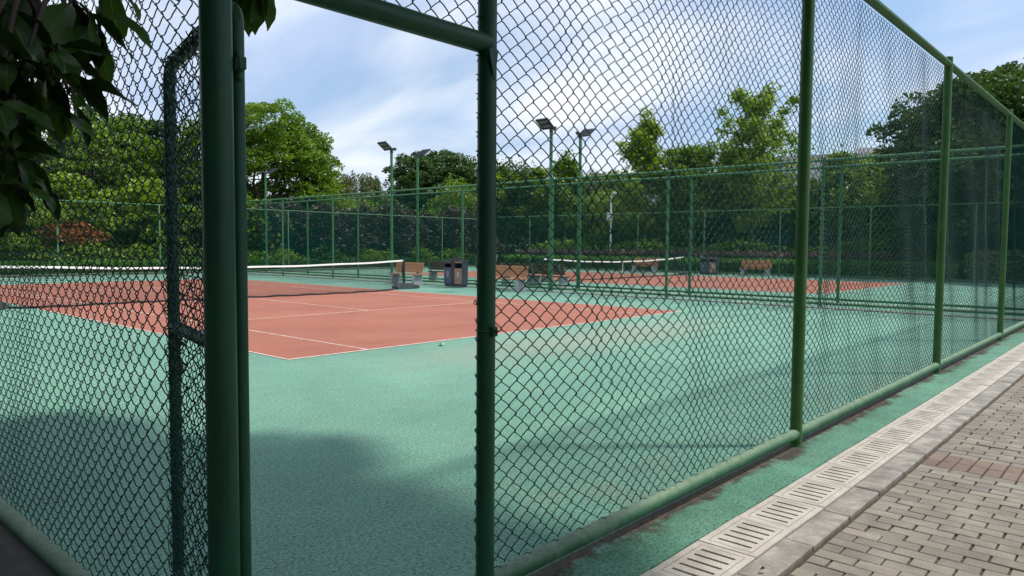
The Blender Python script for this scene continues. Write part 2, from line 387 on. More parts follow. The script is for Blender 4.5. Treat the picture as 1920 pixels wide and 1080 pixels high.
# ------------------------------------------------------------------ chain link fabric
def chain(name, L, z0, z1, m, detail=True, r=0.0027, W=0.103, H=0.081, d=0.0052, seed=0, warp=1.0, skew=1.2):
    """woven fabric: every wire is a flattened helix hooked into its two neighbours; lies in the local xz plane"""
    s = W/2
    nw = int(L/s)
    if detail:
        ph = np.array([0, .055, .14, .36, .445, .5, .555, .64, .86, .945])
        us = np.array([-1.06, -.95, -.66, .66, .95, 1.06, .95, .66, -.66, -.95])
        ph = np.array([0, .05, .12, .21, .31, .40, .46, .5, .55, .62, .71, .81, .90, .96])
        lin = lambda f: -1.05+2.10*(2*f)**skew
        us = np.array([lin(f) if f < .5 else -lin(f-.5) for f in ph])
        e_ = np.array([0, .7, 1, 1, 1, 1, .7]); ns = np.concatenate([e_, -e_]); sides = 4
    else:
        ph = np.array([0, .5]); us = np.array([-1., 1.]); ns = np.array([.5, -.5]); sides = 3
    per = int((z1-z0)/H)+1
    Vs = []; Fs = []; off = 0; r_ = np.random.RandomState(int(seed*10)+1); ph_i = 0.
    K = len(ph)
    for i in range(nw):
        sh = (i % 2)*0.5
        t = (np.arange(per)[:, None]+ph[None, :]).ravel()
        z = z0+(t-sh)*H
        keep = (z >= z0-1e-4) & (z <= z1+1e-4)
        u = s/2+i*s+s/2*np.tile(us, per)
        n = d*np.tile(ns, per)
        z = z[keep]; u = u[keep]; n = n[keep]
        if len(z) < 2: continue
        # slack: buckles along the panel, a belly in and out
        w = warp
        zz = (z-z0)/(z1-z0)
        env = np.clip(np.minimum(u, L-u)*3, 0, 1)
        u2 = u+w*env*(0.011*np.sin(3.3*u+1.9*np.sin(1.4*z+seed)+seed)+0.007*np.sin(8.1*u+2.1*z+seed*2))
        z2 = z+w*0.006*np.sin(2.7*u+1.1*z+seed)*np.clip(np.minimum(zz, 1-zz)*8, 0, 1)
        n2 = n+w*env*(0.020*np.sin(2.1*u+seed)*np.sin(math.pi*zz)+0.010*np.sin(5.0*u+1.7*z+seed*3)*np.sin(math.pi*zz))
        if detail:
            ph_i += r_.normal()*.5; amp_i = .0045+.0035*math.sin(i*.37+seed)
            u2 = u2+warp*env*(amp_i*np.sin(2.1*z+ph_i)+.0022*np.sin(9*z+ph_i*2))+rs.normal(0, .0007, len(u2))
            z2 = z2+warp*.004*np.sin(ph_i*1.3+.8*z)*np.clip(np.minimum(zz, 1-zz)*12, 0, 1)
        P = np.stack([u2, n2, z2], 1)
        T = np.empty_like(P); T[1:-1] = P[2:]-P[:-2]; T[0] = P[1]-P[0]; T[-1] = P[-1]-P[-2]
        if not detail:   # keep sharp zigzag rings flat
            T = np.tile(np.array([0, 0, 1.]), (len(P), 1))
        T /= np.linalg.norm(T, axis=1)[:, None]
        B = np.cross(T, np.array([0, 1., 0])); B /= np.linalg.norm(B, axis=1)[:, None]
        Nn = np.cross(B, T)
        rr = r if detail else r*1.5
        a = 2*math.pi*(np.arange(sides)+0.5)/sides
        ring = P[:, None, :]+rr*(np.cos(a)[None, :, None]*B[:, None, :]+(np.sin(a)[None, :, None]*Nn[:, None, :]))
        Vs.append(ring.reshape(-1, 3))
        m_ = len(P)
        idx = np.arange(m_*sides).reshape(m_, sides)
        A = idx[:-1]; Bq = idx[1:]
        F = np.stack([A, np.roll(A, -1, 1), np.roll(Bq, -1, 1), Bq], -1).reshape(-1, 4)+off
        Fs.append(F); off += m_*sides
    return np_mesh(name, np.concatenate(Vs), np.concatenate(Fs), m, smooth=detail)

def tube_mesh(name, r, h, m, n=24, cap=True):
    mb = MB()
    if name == 'post' and r > .04: mb.tube([(0, 0, .296), (0, 0, .305), (0, 0, .318)], [r+.006, r+.005, r+.0005], n)
    if cap: mb.tube([(0, 0, 0), (0, 0, h-0.004), (0, 0, h)], [r, r, r*0.93], n)
    else: mb.tube([(0, 0, 0), (0, 0, h)], r, n, cap=False)
    me = mb.mesh(name); me.materials.append(m)
    for p in me.polygons: p.use_smooth = True
    auto_sharp(me, 35)
    return me

FY = -6.884          # line of the fence with the doorway
CX = -4.34           # line of the left fence

# ------------------------------------------------------------------ setting: ground
def sheet(name, x0, x1, y0, y1, z, m, kind='structure', nx=1, ny=1):
    vs = [(x0+(x1-x0)*i/nx, y0+(y1-y0)*j/ny, z) for j in range(ny+1) for i in range(nx+1)]
    fs = [(j*(nx+1)+i, j*(nx+1)+i+1, (j+1)*(nx+1)+i+1, (j+1)*(nx+1)+i) for j in range(ny) for i in range(nx)]
    me = bpy.data.meshes.new(name); me.from_pydata(vs, [], fs); me.materials.append(m)
    o = put(name, me); o['kind'] = kind; return o
sheet('ground', -600, 600, -600, 600, -0.10, M['ground'])
mb = MB(); mb.box(-4.30, 35.42, -7.222, 30.42, -0.09, 0.0)
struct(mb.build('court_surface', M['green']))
mb = MB(); mb.box(-14, -4.305, -7.2, 34, -0.095, -0.030); mb.box(-14, -6.01, -14, -7.205, -0.095, -0.030)
struct(mb.build('left_path', M['asphalt']))
mb = MB()
for cx in (0.0, 20.8):
    mb.box(cx-0.02, cx+10.99, -0.02, 23.79, 0.001, 0.004)
struct(mb.build('red_court_surface', M['red']))
ln = MB()
def line(x0, x1, y0, y1): ln.box(x0, x1, y0, y1, 0.0045, 0.008)
w = 0.042
for cx in (0.0, 20.8):
    W_, Lc = 10.97, 23.77
    line(cx-w/2, cx+W_+w/2, -w, w*0.4); line(cx-w/2, cx+W_+w/2, Lc-w*.4, Lc+w)
    for xx in (0, 1.37, 9.60, 10.97): line(cx+xx-w/2, cx+xx+w/2, w*.4+.001, Lc-w*.4-.001)
    for yy in (5.485, 18.285): line(cx+1.37+w/2+.001, cx+9.60-w/2-.001, yy-w/2, yy+w/2)
    line(cx+5.485-w/2, cx+5.485+w/2, 5.485+w/2+.001, 18.285-w/2-.001)
    line(cx+5.485-w/2, cx+5.485+w/2, w*.4+.001, .1); line(cx+5.485-w/2, cx+5.485+w/2, Lc-.1, Lc-w*.4-.001)
struct(ln.build('court_lines', M['line']))

# drain trough below the covers, bedding under the pavers
mb = MB(); mb.box(-6, 36, -7.55, -7.24, -0.099, -0.092)
struct(mb.build('drain_trough', M['asphalt']))
mb = MB(); mb.box(-6, 36, -7.735, -7.225, -0.35, -0.10); mb.box(-6, 36, -7.7795, -7.735, -0.35, -0.014); mb.box(-6, 36, -14, -7.78, -0.35, -0.013)
struct(mb.build('pavement_bedding', M['joint']))

# pavers: running bond, a band of red headers every few metres
def pavement():
    V = []; F = []; T = []
    def brick(x0, x1, y0, y1, tint):
        g = 0.0028; j = lambda a: random.uniform(-a, a)
        x0 += g+j(.0012); x1 -= g+j(.0012); y0 += g*2.1+j(.0028); y1 -= g*2.1+j(.0028)
        z = (0.0+j(.0016)) if random.random() > .05 else -.004+j(.002); b = 0.0024+random.random()*.0014; o = len(V)
        tz = [z+j(.0011) for _ in range(4)]
        for (a, c) in ((x0, y0), (x1, y0), (x1, y1), (x0, y1)): V.append((a, c, -0.03))
        for k, (a, c) in enumerate(((x0, y0), (x1, y0), (x1, y1), (x0, y1))): V.append((a, c, tz[k]-b))
        for k, (a, c) in enumerate(((x0+b, y0+b), (x1-b, y0+b), (x1-b, y1-b), (x0+b, y1-b))): V.append((a, c, tz[k]))
        for k in range(4):
            k2 = (k+1) % 4
            F.append((o+k, o+k2, o+4+k2, o+4+k)); F.append((o+4+k, o+4+k2, o+8+k2, o+8+k))
        F.append((o+8, o+9, o+10, o+11)); T.extend([tint]*9)
    x = -5.97; row = 0; ytop = -7.755
    while x < 36:
        ph = (x-0.57) % 4.62
        red = ph < 0.2 and x > -4
        if red:
            for k in range(2):
                y = ytop
                while y > -13.6:
                    t = random.uniform(0.82, 1.12)
                    brick(x+k*0.2, x+k*0.2+0.2, y-0.1, y, (t*.96, t*0.75, t*0.72)); y -= 0.1
            x += 0.4; continue
        y = ytop
        first = 0.1 if row % 2 else 0.2
        while y > -13.6:
            l = first if y == ytop else 0.2
            t = random.uniform(0.84, 1.12)
            if random.random() < .1: t *= 1.1
            c = random.uniform(-.03, .03)
            brick(x, x+0.105, y-l, y, (t+c, t, t-c*.7)); y -= l
        x += 0.105; row += 1
    me = bpy.data.meshes.new('brick_pavement'); me.from_pydata(V, [], F); me.materials.append(M['paver'])
    a = me.attributes.new('tint', 'FLOAT_COLOR', 'FACE')
    a.data.foreach_set('color', np.array([(*t, 1) for t in T], np.float32).ravel())
    return put('brick_pavement', me)
struct(pavement())

# kerb stones (the setting's edge)
mb = MB(); x = -5.06
while x < 36:
    l = 0.597
    o = random.uniform(-.003, .003)
    mb.box(x+.004, x+l-.004, -7.722, -7.566, -0.099, 0.002+o, bev=0.005); x += 0.5985
struct(mb.build('kerb', M['kerbstone']))

# slotted drain covers
def cover_mesh():
    L, Wd, th = 0.494, 0.326, 0.045
    outer = [(-L/2, -Wd/2), (L/2, -Wd/2), (L/2, Wd/2), (-L/2, Wd/2)]
    loops = [outer]
    nsl = 5
    for k in range(nsl):
        cx = -0.152+0.304*k/(nsl-1); hw = 0.0105; hl = 0.098
        pts = []
        for a in range(7): t = math.pi*a/6; pts.append((cx+hw*math.cos(t), hl-hw+hw*math.sin(t)))
        for a in range(7): t = math.pi+math.pi*a/6; pts.append((cx+hw*math.cos(t), -hl+hw+hw*math.sin(t)))
        loops.append(pts)
    flat = [p for l in loops for p in l]
    tri = tessellate_polygon([[Vector((*p, 0)) for p in l] for l in loops])
    mb = MB(); n = len(flat)
    vs = [(*p, 0) for p in flat]+[(*p, -th) for p in flat]
    fs = [tuple(t) for t in tri]+[tuple(i+n for i in reversed(t)) for t in tri]
    o = 0
    for l in loops:
        m_ = len(l)
        for i in range(m_): j = (i+1) % m_; fs.append((o+i, o+j, n+o+j, n+o+i))
        o += m_
    mb.add(vs, fs)
    # thin engraved frame: a raised field line
    return mb
cm = cover_mesh().build('drain_cover', M['drain'])
fr = MB()
a, b_, t = 0.208, 0.122, 0.0022
for (x0, x1, y0, y1) in ((-a, a, b_, b_+t), (-a, a, -b_-t, -b_), (-a-t, -a, -b_-t, b_+t), (a, a+t, -b_-t, b_+t)):
    fr.box(x0, x1, y0, y1, 0.0002, 0.0007)
fr.build('frame_groove', M['joint'], cm)
COV0 = -1.822
cov_n = 0
for k in range(-6, 50):
    c = cm if cov_n == 0 else copy_tree(cm)
    c.location = (COV0+0.5*k+0.25, -7.3935, 0.001+random.uniform(-.002, .002)); c.rotation_euler = (random.uniform(-.004, .004), random.uniform(-.003, .003), random.uniform(-.004, .004))
    tag(c, 'pale concrete drain cover with five slots in the long row beside the green strip', 'drain cover', 'slotted drain covers in a row along the fence'); cov_n += 1

# ------------------------------------------------------------------ fences
post_r = 0.048
def post(parent, x, y, h, m='post', r=post_r, cache={}):
    k = (m, r, round(h, 2))
    if k not in cache: cache[k] = tube_mesh('post', r, h+0.3, M[m])
    return put('post', cache[k], parent, (x, y, -0.3))
def rail(parent, name, p0, p1, r, m='post', n=20):
    mb = MB(); mb.tube([p0, p1], r, n, cap=True)
    return mb.build(name, M[m], parent, smooth=True)

# --- fence with the open doorway
f1 = thing('chain_link_fence', 'tall dark green mesh fence with an open doorway, running beside the brick pavement', 'fence', (0, FY, 0))
px = [-4.34, 0.475, 5.22, 9.87, 14.53, 19.2, 23.9, 28.5, 33.2, 35.36]
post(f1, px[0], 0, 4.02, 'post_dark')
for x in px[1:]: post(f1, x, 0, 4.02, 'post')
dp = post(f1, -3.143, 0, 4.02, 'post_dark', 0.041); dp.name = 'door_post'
for i in range(len(px)-1):
    rail(f1, 'top_rail', (px[i], 0, 3.93), (px[i+1], 0, 3.93), 0.043)
    xa = px[i] if i else -3.145
    rail(f1, 'bottom_rail', (xa, 0, 0.10), (px[i+1], 0, 0.10), 0.043, 'rail_low')
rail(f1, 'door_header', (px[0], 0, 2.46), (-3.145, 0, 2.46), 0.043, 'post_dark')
# fabric, hung on the inner side of the posts
fab = 0.046
put('wire_mesh', chain('wire_mesh', -3.145-px[0]-.02, 2.50, 3.90, M['wire'], seed=1.3), f1, (px[0]+.02, fab-.02, 0))
put('wire_mesh', chain('wire_mesh', px[1]+3.145, 0.13, 3.90, M['wire'], seed=2.1, warp=1.9), f1, (-3.155, fab, 0))
put('wire_mesh', chain('wire_mesh', px[2]-px[1], 0.13, 3.90, M['wire'], seed=4.4, warp=2.4), f1, (px[1], fab, 0))
put('wire_mesh', chain('wire_mesh', px[3]-px[2], 0.13, 3.90, M['wire'], seed=5.9, warp=2.4, r=.0025), f1, (px[2], fab, 0))
bayS = chain('wire_mesh', 4.66, 0.13, 3.90, M['wire'], detail=False, r=.0020, seed=3.0, warp=1.3)
for i in range(3, 9):
    put('wire_mesh', bayS, f1, (px[i], fab, 0), scale=((px[i+1]-px[i])/4.66, 1, 1))
# gusset at header joint, latch keeper clamp, tie wires
mb = MB(); mb.prism([(-3.145-.045, 2.425), (-3.145+.012, 2.425), (-3.145-.010, 2.30)], -.056, -.050)
mb.build('gusset', M['post_dark'], f1)
kp = MB(); z = 1.235
kp.box(-3.145-.018, -3.145+.012, -.064, -.036, z-.022, z+.022, .004)
ring = [(-3.145+math.cos(t)*.0425, math.sin(t)*.0425, z) for t in np.linspace(0, 2*math.pi, 25)[:-1]]
kp.tube(ring, .004, 6, closed=True)
kp.build('latch_clamp', M['post_dark'], f1, smooth=True)
bt = MB(); bt.tube([(-3.145-.003, -.075, z), (-3.145-.003, -.03, z)], .006, 8); bt.build('bolt', M['black'], f1)
tm = MB(); tm.tube([(math.cos(t)*.044, .003+math.sin(t)*.044, .012*math.sin(t)) for t in np.linspace(R(20), R(200), 12)], .0022, 5)
t1 = tm.mesh('tie_wire'); t1.materials.append(M['wire'])
for k in range(29): put('tie_wire', t1, f1, (-3.145, 0, .3+k*.081))
lp = MB(); lp.tube([(-3.145-.040-.014+.016*math.cos(t)*1.25, .0, 1.36+.010*math.sin(t)) for t in np.linspace(R(10), R(345), 16)], .0021, 5)
lp.build('wire_loop', M['wire'], f1)
tm = MB(); tm.tube([(.01*math.sin(t), math.cos(t)*.047, .10+math.sin(t)*.047) for t in np.linspace(R(-10), R(100), 8)], .002, 4)
t2 = tm.mesh('tie_wire'); t2.materials.append(M['wire'])
for x in np.arange(-3.05, 9.8, .206): put('tie_wire', t2, f1, (x, 0, 0))

# --- left fence, perpendicular
f0 = thing('chain_link_fence', 'left green mesh fence running away from the thick corner post, leaves hanging before it', 'fence', (CX, FY, 0), R(90))
ys = [0, 4.68, 9.36, 14.04, 18.7, 23.4, 28.1, 32.8, 37.18]
for i in range(1, len(ys)): post(f0, ys[i], 0, 4.0, 'post')
for i in range(len(ys)-1):
    rail(f0, 'top_rail', (ys[i], 0, 3.93), (ys[i+1], 0, 3.93), .043)
    rail(f0, 'bottom_rail', (ys[i], 0, .10), (ys[i+1], 0, .10), .043, 'rail_low')
put('wire_mesh', chain('wire_mesh', 4.68, .13, 3.9, M['wire'], seed=.7, warp=1.0, d=.0105, W=.097, skew=1.75, r=.0023), f0, (0, -.03, 0))
for i in range(1, 8): put('wire_mesh', bayS, f0, (ys[i], -.03, 0), scale=((ys[i+1]-ys[i])/4.66, 1, 1))

# --- the two parallel fences between the courts
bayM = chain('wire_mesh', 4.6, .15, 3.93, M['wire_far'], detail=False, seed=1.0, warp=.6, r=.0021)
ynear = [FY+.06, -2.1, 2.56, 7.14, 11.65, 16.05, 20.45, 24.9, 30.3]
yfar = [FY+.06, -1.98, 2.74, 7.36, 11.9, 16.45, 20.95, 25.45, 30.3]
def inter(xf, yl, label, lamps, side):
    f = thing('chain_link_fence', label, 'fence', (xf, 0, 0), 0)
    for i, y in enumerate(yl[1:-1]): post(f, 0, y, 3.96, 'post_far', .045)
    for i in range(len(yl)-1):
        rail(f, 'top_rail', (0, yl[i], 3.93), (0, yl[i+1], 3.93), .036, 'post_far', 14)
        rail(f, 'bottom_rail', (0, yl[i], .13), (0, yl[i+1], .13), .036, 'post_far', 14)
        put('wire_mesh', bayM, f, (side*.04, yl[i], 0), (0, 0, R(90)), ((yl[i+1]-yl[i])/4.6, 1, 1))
    return f
inter(14.65, ynear, 'nearer of the two parallel green mesh fences between the courts, behind the benches and bin', None, 1)
inter(16.45, yfar, 'farther of the two parallel green mesh fences, edging the second red court', None, -1)

# --- perimeter
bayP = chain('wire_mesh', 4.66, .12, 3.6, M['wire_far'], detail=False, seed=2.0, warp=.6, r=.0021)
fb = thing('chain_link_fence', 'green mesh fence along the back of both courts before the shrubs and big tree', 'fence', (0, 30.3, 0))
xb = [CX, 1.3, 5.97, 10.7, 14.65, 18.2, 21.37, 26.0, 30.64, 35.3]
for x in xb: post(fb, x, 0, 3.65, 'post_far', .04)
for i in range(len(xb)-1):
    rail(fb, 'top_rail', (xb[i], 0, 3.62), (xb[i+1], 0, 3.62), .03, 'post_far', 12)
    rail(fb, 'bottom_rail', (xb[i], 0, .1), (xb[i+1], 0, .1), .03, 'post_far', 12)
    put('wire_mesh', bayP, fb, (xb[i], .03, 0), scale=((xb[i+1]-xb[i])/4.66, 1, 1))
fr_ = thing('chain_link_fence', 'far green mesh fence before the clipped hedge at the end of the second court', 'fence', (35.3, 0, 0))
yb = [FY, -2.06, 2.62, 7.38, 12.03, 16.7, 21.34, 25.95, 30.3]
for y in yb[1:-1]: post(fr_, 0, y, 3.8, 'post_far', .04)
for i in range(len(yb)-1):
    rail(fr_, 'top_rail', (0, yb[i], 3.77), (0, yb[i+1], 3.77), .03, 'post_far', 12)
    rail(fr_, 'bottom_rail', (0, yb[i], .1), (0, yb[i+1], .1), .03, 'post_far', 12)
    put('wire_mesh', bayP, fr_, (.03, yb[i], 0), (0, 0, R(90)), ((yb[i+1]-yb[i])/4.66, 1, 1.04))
# kerbs at the fence feet
mb = MB()
for (x0, x1, y0, y1) in ((14.42, 14.56, FY+.1, 30.2), (16.55, 16.68, FY+.1, 30.2), (35.425, 35.6, -7.2, 30.6), (-4.3, 35.42, 30.43, 30.6)):
    mb.box(x0, x1, y0, y1, -.05, .035, .008)
struct(mb.build('court_kerb', M['kerbstone']))
# a further fence with windscreen among the trees
fw = thing('windscreen_fence', 'low teal cloth covered fence panels among the trees beyond the far hedge', 'fence', (0, 0, 0))
mb = MB(); mb.box(45.97, 46.03, -4, 13.2, .1, 2.9)
mb.build('cloth_panel', simple('teal_windscreen_cloth', (0.012, 0.075, 0.062), .8, 0, .3, .6), fw)
for y in (13.2, 10.2, 7.2, 4.2, 1.2, -1.8): put('post', tube_mesh('post', .05, 3.1, M['post_far'], 10), fw, (46-.08, y, 0))
rail(fw, 'top_rail', (46-.05, -4, 3.02), (46-.05, 13.2, 3.02), .035, 'post_far', 8)

# ------------------------------------------------------------------ open gate leaf
hx, hy = -4.247, -6.83; ex, ey = -4.022, -5.80
ang = math.atan2(ey-hy, ex-hx); Lg = math.hypot(ex-hx, ey-hy)
g = thing('fence_gate', 'dark green mesh gate leaf swung open into the court behind the corner post', 'gate', (hx, hy, 0), ang)
mb = MB()
rc = .07; top = 2.37; bot = .08; rt = .026
path = [(0, 0, bot), (0, 0, top-rc)]+[(rc-rc*math.cos(t), 0, top-rc+rc*math.sin(t)) for t in np.linspace(R(15), R(90), 6)]
path += [(Lg-rc+rc*math.sin(t), 0, top-rc+rc*math.cos(t)) for t in np.linspace(0, R(90), 7)]
path += [(Lg, 0, bot)]
mb.tube(path, rt, 14)
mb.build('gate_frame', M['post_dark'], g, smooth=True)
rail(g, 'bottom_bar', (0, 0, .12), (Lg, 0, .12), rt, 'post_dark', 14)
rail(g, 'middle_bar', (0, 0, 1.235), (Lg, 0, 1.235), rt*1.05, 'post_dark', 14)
put('wire_mesh', chain('wire_mesh', Lg+.03, .10, top+.03, M['wire'], seed=8.2, warp=.5, d=.0105, W=.097, skew=1.75, r=.0023), g, (-.01, .034, 0))
tm = MB(); tm.tube([(.009*math.sin(t), .032*math.cos(t), top+.032*math.sin(t)) for t in np.linspace(R(-40), R(200), 10)], .0026, 5)
t3 = tm.mesh('tie_wire'); t3.materials.append(M['wire'])
for k in range(22): put('tie_wire', t3, g, (.05+k*(Lg-.1)/21, 0, 0))
tm = MB(); tm.tube([(Lg+.032*math.cos(t), .032*math.sin(t), .006*t) for t in np.linspace(R(-120), R(120), 9)], .0024, 5)
t4 = tm.mesh('tie_wire'); t4.materials.append(M['wire'])
for k in range(27): put('tie_wire', t4, g, (0, 0, .15+k*.082))
for z in (.35, 2.17):
    h_ = MB(); h_.box(-.075, -.005, -.012, .012, z-.02, z+.02, .003); h_.tube([(-.03, 0, z-.045), (-.03, 0, z+.045)], .011, 10)
    h_.build('hinge', M['rail_low'], g, smooth=True)
lt = MB(); lt.box(Lg-.09, Lg-.028, -.012, .012, 1.15, 1.19, .003); lt.tube([(Lg-.12, -.01, 1.17), (Lg-.05, -.01, 1.17)], .009, 8)
lo = lt.build('latch', M['black'], g, smooth=True)
pk = MB(); pk.box(Lg-.115, Lg-.075, -.012, .012, 1.03, 1.085, .005)
pk.tube([(Lg-.108, 0, 1.08)]+[(Lg-.095-.013*math.cos(t), 0, 1.13+.013*math.sin(t)) for t in np.linspace(0, math.pi, 7)]+[(Lg-.082, 0, 1.08)], .0035, 6)
pk.build('padlock', M['black'], lo, smooth=True)

# ------------------------------------------------------------------ tennis nets
def net(xa, xb, y, label, sagb=.75, sag=.16, detail=True, seed=0):
    t = thing('tennis_net', label, 'net', ((xa+xb)/2, y, 0))
    L = xb-xa; h = L/2
    topz = lambda u: 1.065-sag*(1-(u/h)**2)
    def botp(u):
        e = min(1, (h-abs(u))/1.6); e = e*e*(3-2*e)
        yy = -sagb*e*(.72+.28*math.sin(u*.55+seed))
        return Vector((u, yy, .045))
    def P(u, v):
        a = Vector((u, 0, topz(u)-.055)); b = botp(u)
        c = a.lerp(b, v); c.y -= .0; c.z -= .10*math.sin(math.pi*v)*abs(b.y); return c
    mb = MB(); cs = .05 if detail else .1; rr = .0034 if detail else .0036
    n = int(L/cs)
    for i in range(n+1):
        u = -h+L*i/n
        mb.tube([P(u, v) for v in (0, .33, .66, 1)], rr, 3, cap=False)
    for j in range(1, int(1.05/cs)):
        v = j*cs/1.05
        mb.tube([P(-h+L*i/60, v) for i in range(61)], rr, 3, cap=False)
    mb.build('net_mesh', M['cord'], t, fix=False)
    bd = MB(); K = 60; vs = []; fs = []
    for i in range(K+1):
        u = -h+L*i/K; z = topz(u)+.006*math.sin(u*2.3); yo = .004*math.sin(u*3.7)
        vs += [(u, yo-.014, z-.056), (u, yo-.011, z), (u, yo+.011, z), (u, yo+.014, z-.054)]
    for i in range(K):
        for k in range(3): fs.append((i*4+k, i*4+4+k, i*4+5+k, i*4+1+k))
    bd.add(vs, fs); bd.build('headband', M['band'], t, smooth='all')
    bb = MB(); bb.tube([botp(-h+L*i/80)+Vector((0, 0, -.012+.01*math.sin(i))) for i in range(81)], .028, 6)
    bb.build('bottom_tape', M['cord'], t, smooth='all')
    cst = MB(); cst.box(-.025, .025, -.02, -.016, .03, topz(0)); cst.build('centre_strap', M['band'], t)
    for s in (-1, 1):
        x = s*h
        p = MB(); p.box(x-.037, x+.037, -.037, .037, .06, 1.075, .008); p.box(x-.05, x+.05, -.05, .05, 1.075, 1.095, .004)
        po = p.build('net_post', M['netpost'], t)
        w_ = MB(); w_.tube([(x-s*.05, -.05, .62), (x-s*.10, -.05, .70), (x-s*.12, -.05, .82)], .009, 6); w_.tube([(x-s*.06, -.06, .64), (x-s*.06, .06, .64)], .035, 12)
        w_.build('crank', M['black'], po, smooth=True)
        wb = MB(); wb.tube([(x-s*.045, -.04, 1.0), (x-s*.13, -.05, .85), (x-s*.12, -.06, .5), (x-s*.06, -.05, .30), (x-s*.10, -.05, .12)], .010, 6)
        wb.build('strap', M['cord'], po)
        bs = MB(); prof = [(-.52, .0), (.52, 0), (.52, .10), (.40, .175), (.10, .20), (-.12, .20), (-.30, .11), (-.52, .06)]
        bs.prism([(q[0]*s*-1+x+s*.10, q[1]+.012) for q in prof], -.17, .17)
        bo = bs.build('wheel_base', M['rubber'], t)
        wh = MB(); wh.tube([(x+s*.56, -.12, .07), (x+s*.56, .12, .07)], .06, 14); wh.build('wheel', M['black'], bo, smooth=True)
    return t
net(-.914, 11.884, 11.885, 'tennis net with white top tape across the near red court', .8, .135)
net(19.886, 32.684, 11.885, 'sagging tennis net on the farther red court behind the fences', .3, .20, False, 2)

# ------------------------------------------------------------------ benches
def make_bench():
    t = thing('park_bench', '', 'bench')
    for s in (-1, 1):
        lg = MB(); lg.prism([(-.23, 0), (.23, 0), (.20, .40), (-.20, .40)], s*.70-.075, s*.70+.075, 'y')
        lg.build('leg', M['concrete'], t)
        br = MB()
        br.prism([(.13, .40), (.17, .40), (.285, .86), (.255, .87)], s*.70-.025, s*.70+.025, 'y')
        br.build('back_bracket', M['steel'], t)
    st = MB()
    for k in range(4):
        x = -.20+k*.108; st.box(x, x+.098, -.88, .88, .405, .440, .006)
    st.build('seat', M['wood'], t)
    bk = MB(); mt = Matrix.Translation((.155, 0, .50)) @ Matrix.Rotation(R(14), 4, 'Y')
    for k in range(4):
        bk.box(-.035, -.004, -.88, .88, k*.104, k*.104+.094, .006, mtx=mt)
    bk.build('backrest', M['wood'], t)
    return t
b0 = make_bench()
BENCH = [((14.02, 14.35), 0, 'brown slatted bench beside the near net post, in front of the fence', 1),
         ((13.98, 8.72), 0, 'brown slatted bench on concrete legs right of the bins, half behind the door post', 1),
         ((17.0, 9.15), 180, 'dark backed bench turned away, just behind the bench right of the bins', 1),
         ((17.15, 15.45), 180, 'dark backed bench turned away, showing between the near bench and the bins', 1),
         ((17.15, 10.9), 180, 'bench turned away, only its back corner above the bench right of the door post', 1),
         ((34.0, 15.35), 0, 'faraway bench behind the second net, before the clipped hedge', 1),
         ((34.0, 8.2), 0, 'faraway bench right of the distant bins, before the clipped hedge', 1)]
for i, ((x, y), rz, lab, _) in enumerate(BENCH):
    b = b0 if i == 0 else copy_tree(b0)
    b.location = (x, y, 0); b.rotation_euler = (0, 0, R(rz))
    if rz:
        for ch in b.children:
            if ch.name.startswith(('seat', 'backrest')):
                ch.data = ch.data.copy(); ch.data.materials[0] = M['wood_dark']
    tag(b, lab, 'bench', 'slatted benches beside the courts')

# ------------------------------------------------------------------ litter bins
def make_bin():
    t = thing('recycling_bin', '', 'bin')
    bd = MB()
    for (y0, y1) in ((-.49, -.03), (.09, .54)):
        # shell with a real opening: sides, back, top, lower front
        bd.box(-.17, .12, y0, y0+.03, .10, 1.0); bd.box(-.17, .12, y1-.03, y1, .10, 1.0)
        bd.box(.09, .12, y0+.03, y1-.03, .10, 1.0); bd.box(-.17, .09, y0+.03, y1-.03, .10, .13)
        bd.box(-.19, .14, y0-.01, y1+.01, 1.0, 1.03, .005)
        bd.box(-.13, .09, y0+.03, y1-.03, .70, .71)
    bd.box(-.15, .10, -.46, .51, .03, .10)
    bd.build('body', M['darkmetal'], t)
    pl = MB(); pl.box(-.19, .10, -.03, .09, .05, 1.13, .006); po = pl.build('pillar', M['lampgrey'], t)
    a = MB(); a.tube([(0, .03, 1.13), (0, .03, 1.17)], .06, 16); a.build('ashtray', M['black'], po, smooth=True)
    for k, (y0, y1, m) in enumerate(((.12, .51, 'binblue'), (-.46, -.06, 'binbrown'))):
        p = MB(); p.box(-.185, -.165, y0, y1, .14, .74, .003); p.box(-.185, -.165, y0, y1, .94, .995, .003)
        p2 = p.build('front_panel', M[m], t)
        if k == 0:
            tr = MB(); tr.box(-.188, -.165, y0, y1, .742, .762); tr.box(-.188, -.165, y0, y1, .92, .938); tr.build('red_trim', M['binred'], p2)
        yc = (y0+y1)/2
        ic = MB()
        if k == 0:
            for q in range(3):
                t0 = q*2*math.pi/3
                ic.tube([(-.187, yc+.045*math.cos(u), .56+.045*math.sin(u)) for u in np.linspace(t0, t0+1.6, 6)], .008, 5)
        else:
            ic.tube([(-.187, yc+.045*math.sin(u)*(1 if math.cos(u) < .3 else .7), .555+.05*math.cos(u)) for u in np.linspace(0, 2*math.pi, 15)[:-1]], .008, 5, closed=True)
        for zz, hw in ((.45, .055), (.42, .035)):
            for q in range(4):
                ic.box(-.188, -.185, yc-hw+q*hw*.52, yc-hw+q*hw*.52+hw*.38, zz, zz+.018)
        ic.build('printed_symbol', M['whiteprint'], p2)
    return t
n0 = make_bin()
n0.location = (14.12, 11.42, 0)
tag(n0, 'twin compartment recycling bin with blue grey and brown fronts beside the near court', 'recycling bin', 'twin recycling bins beside the courts')
n1 = copy_tree(n0); n1.location = (34.1, 11.0, 0)
tag(n1, 'distant twin recycling bin between two benches before the far hedge', 'recycling bin', 'twin recycling bins beside the courts')

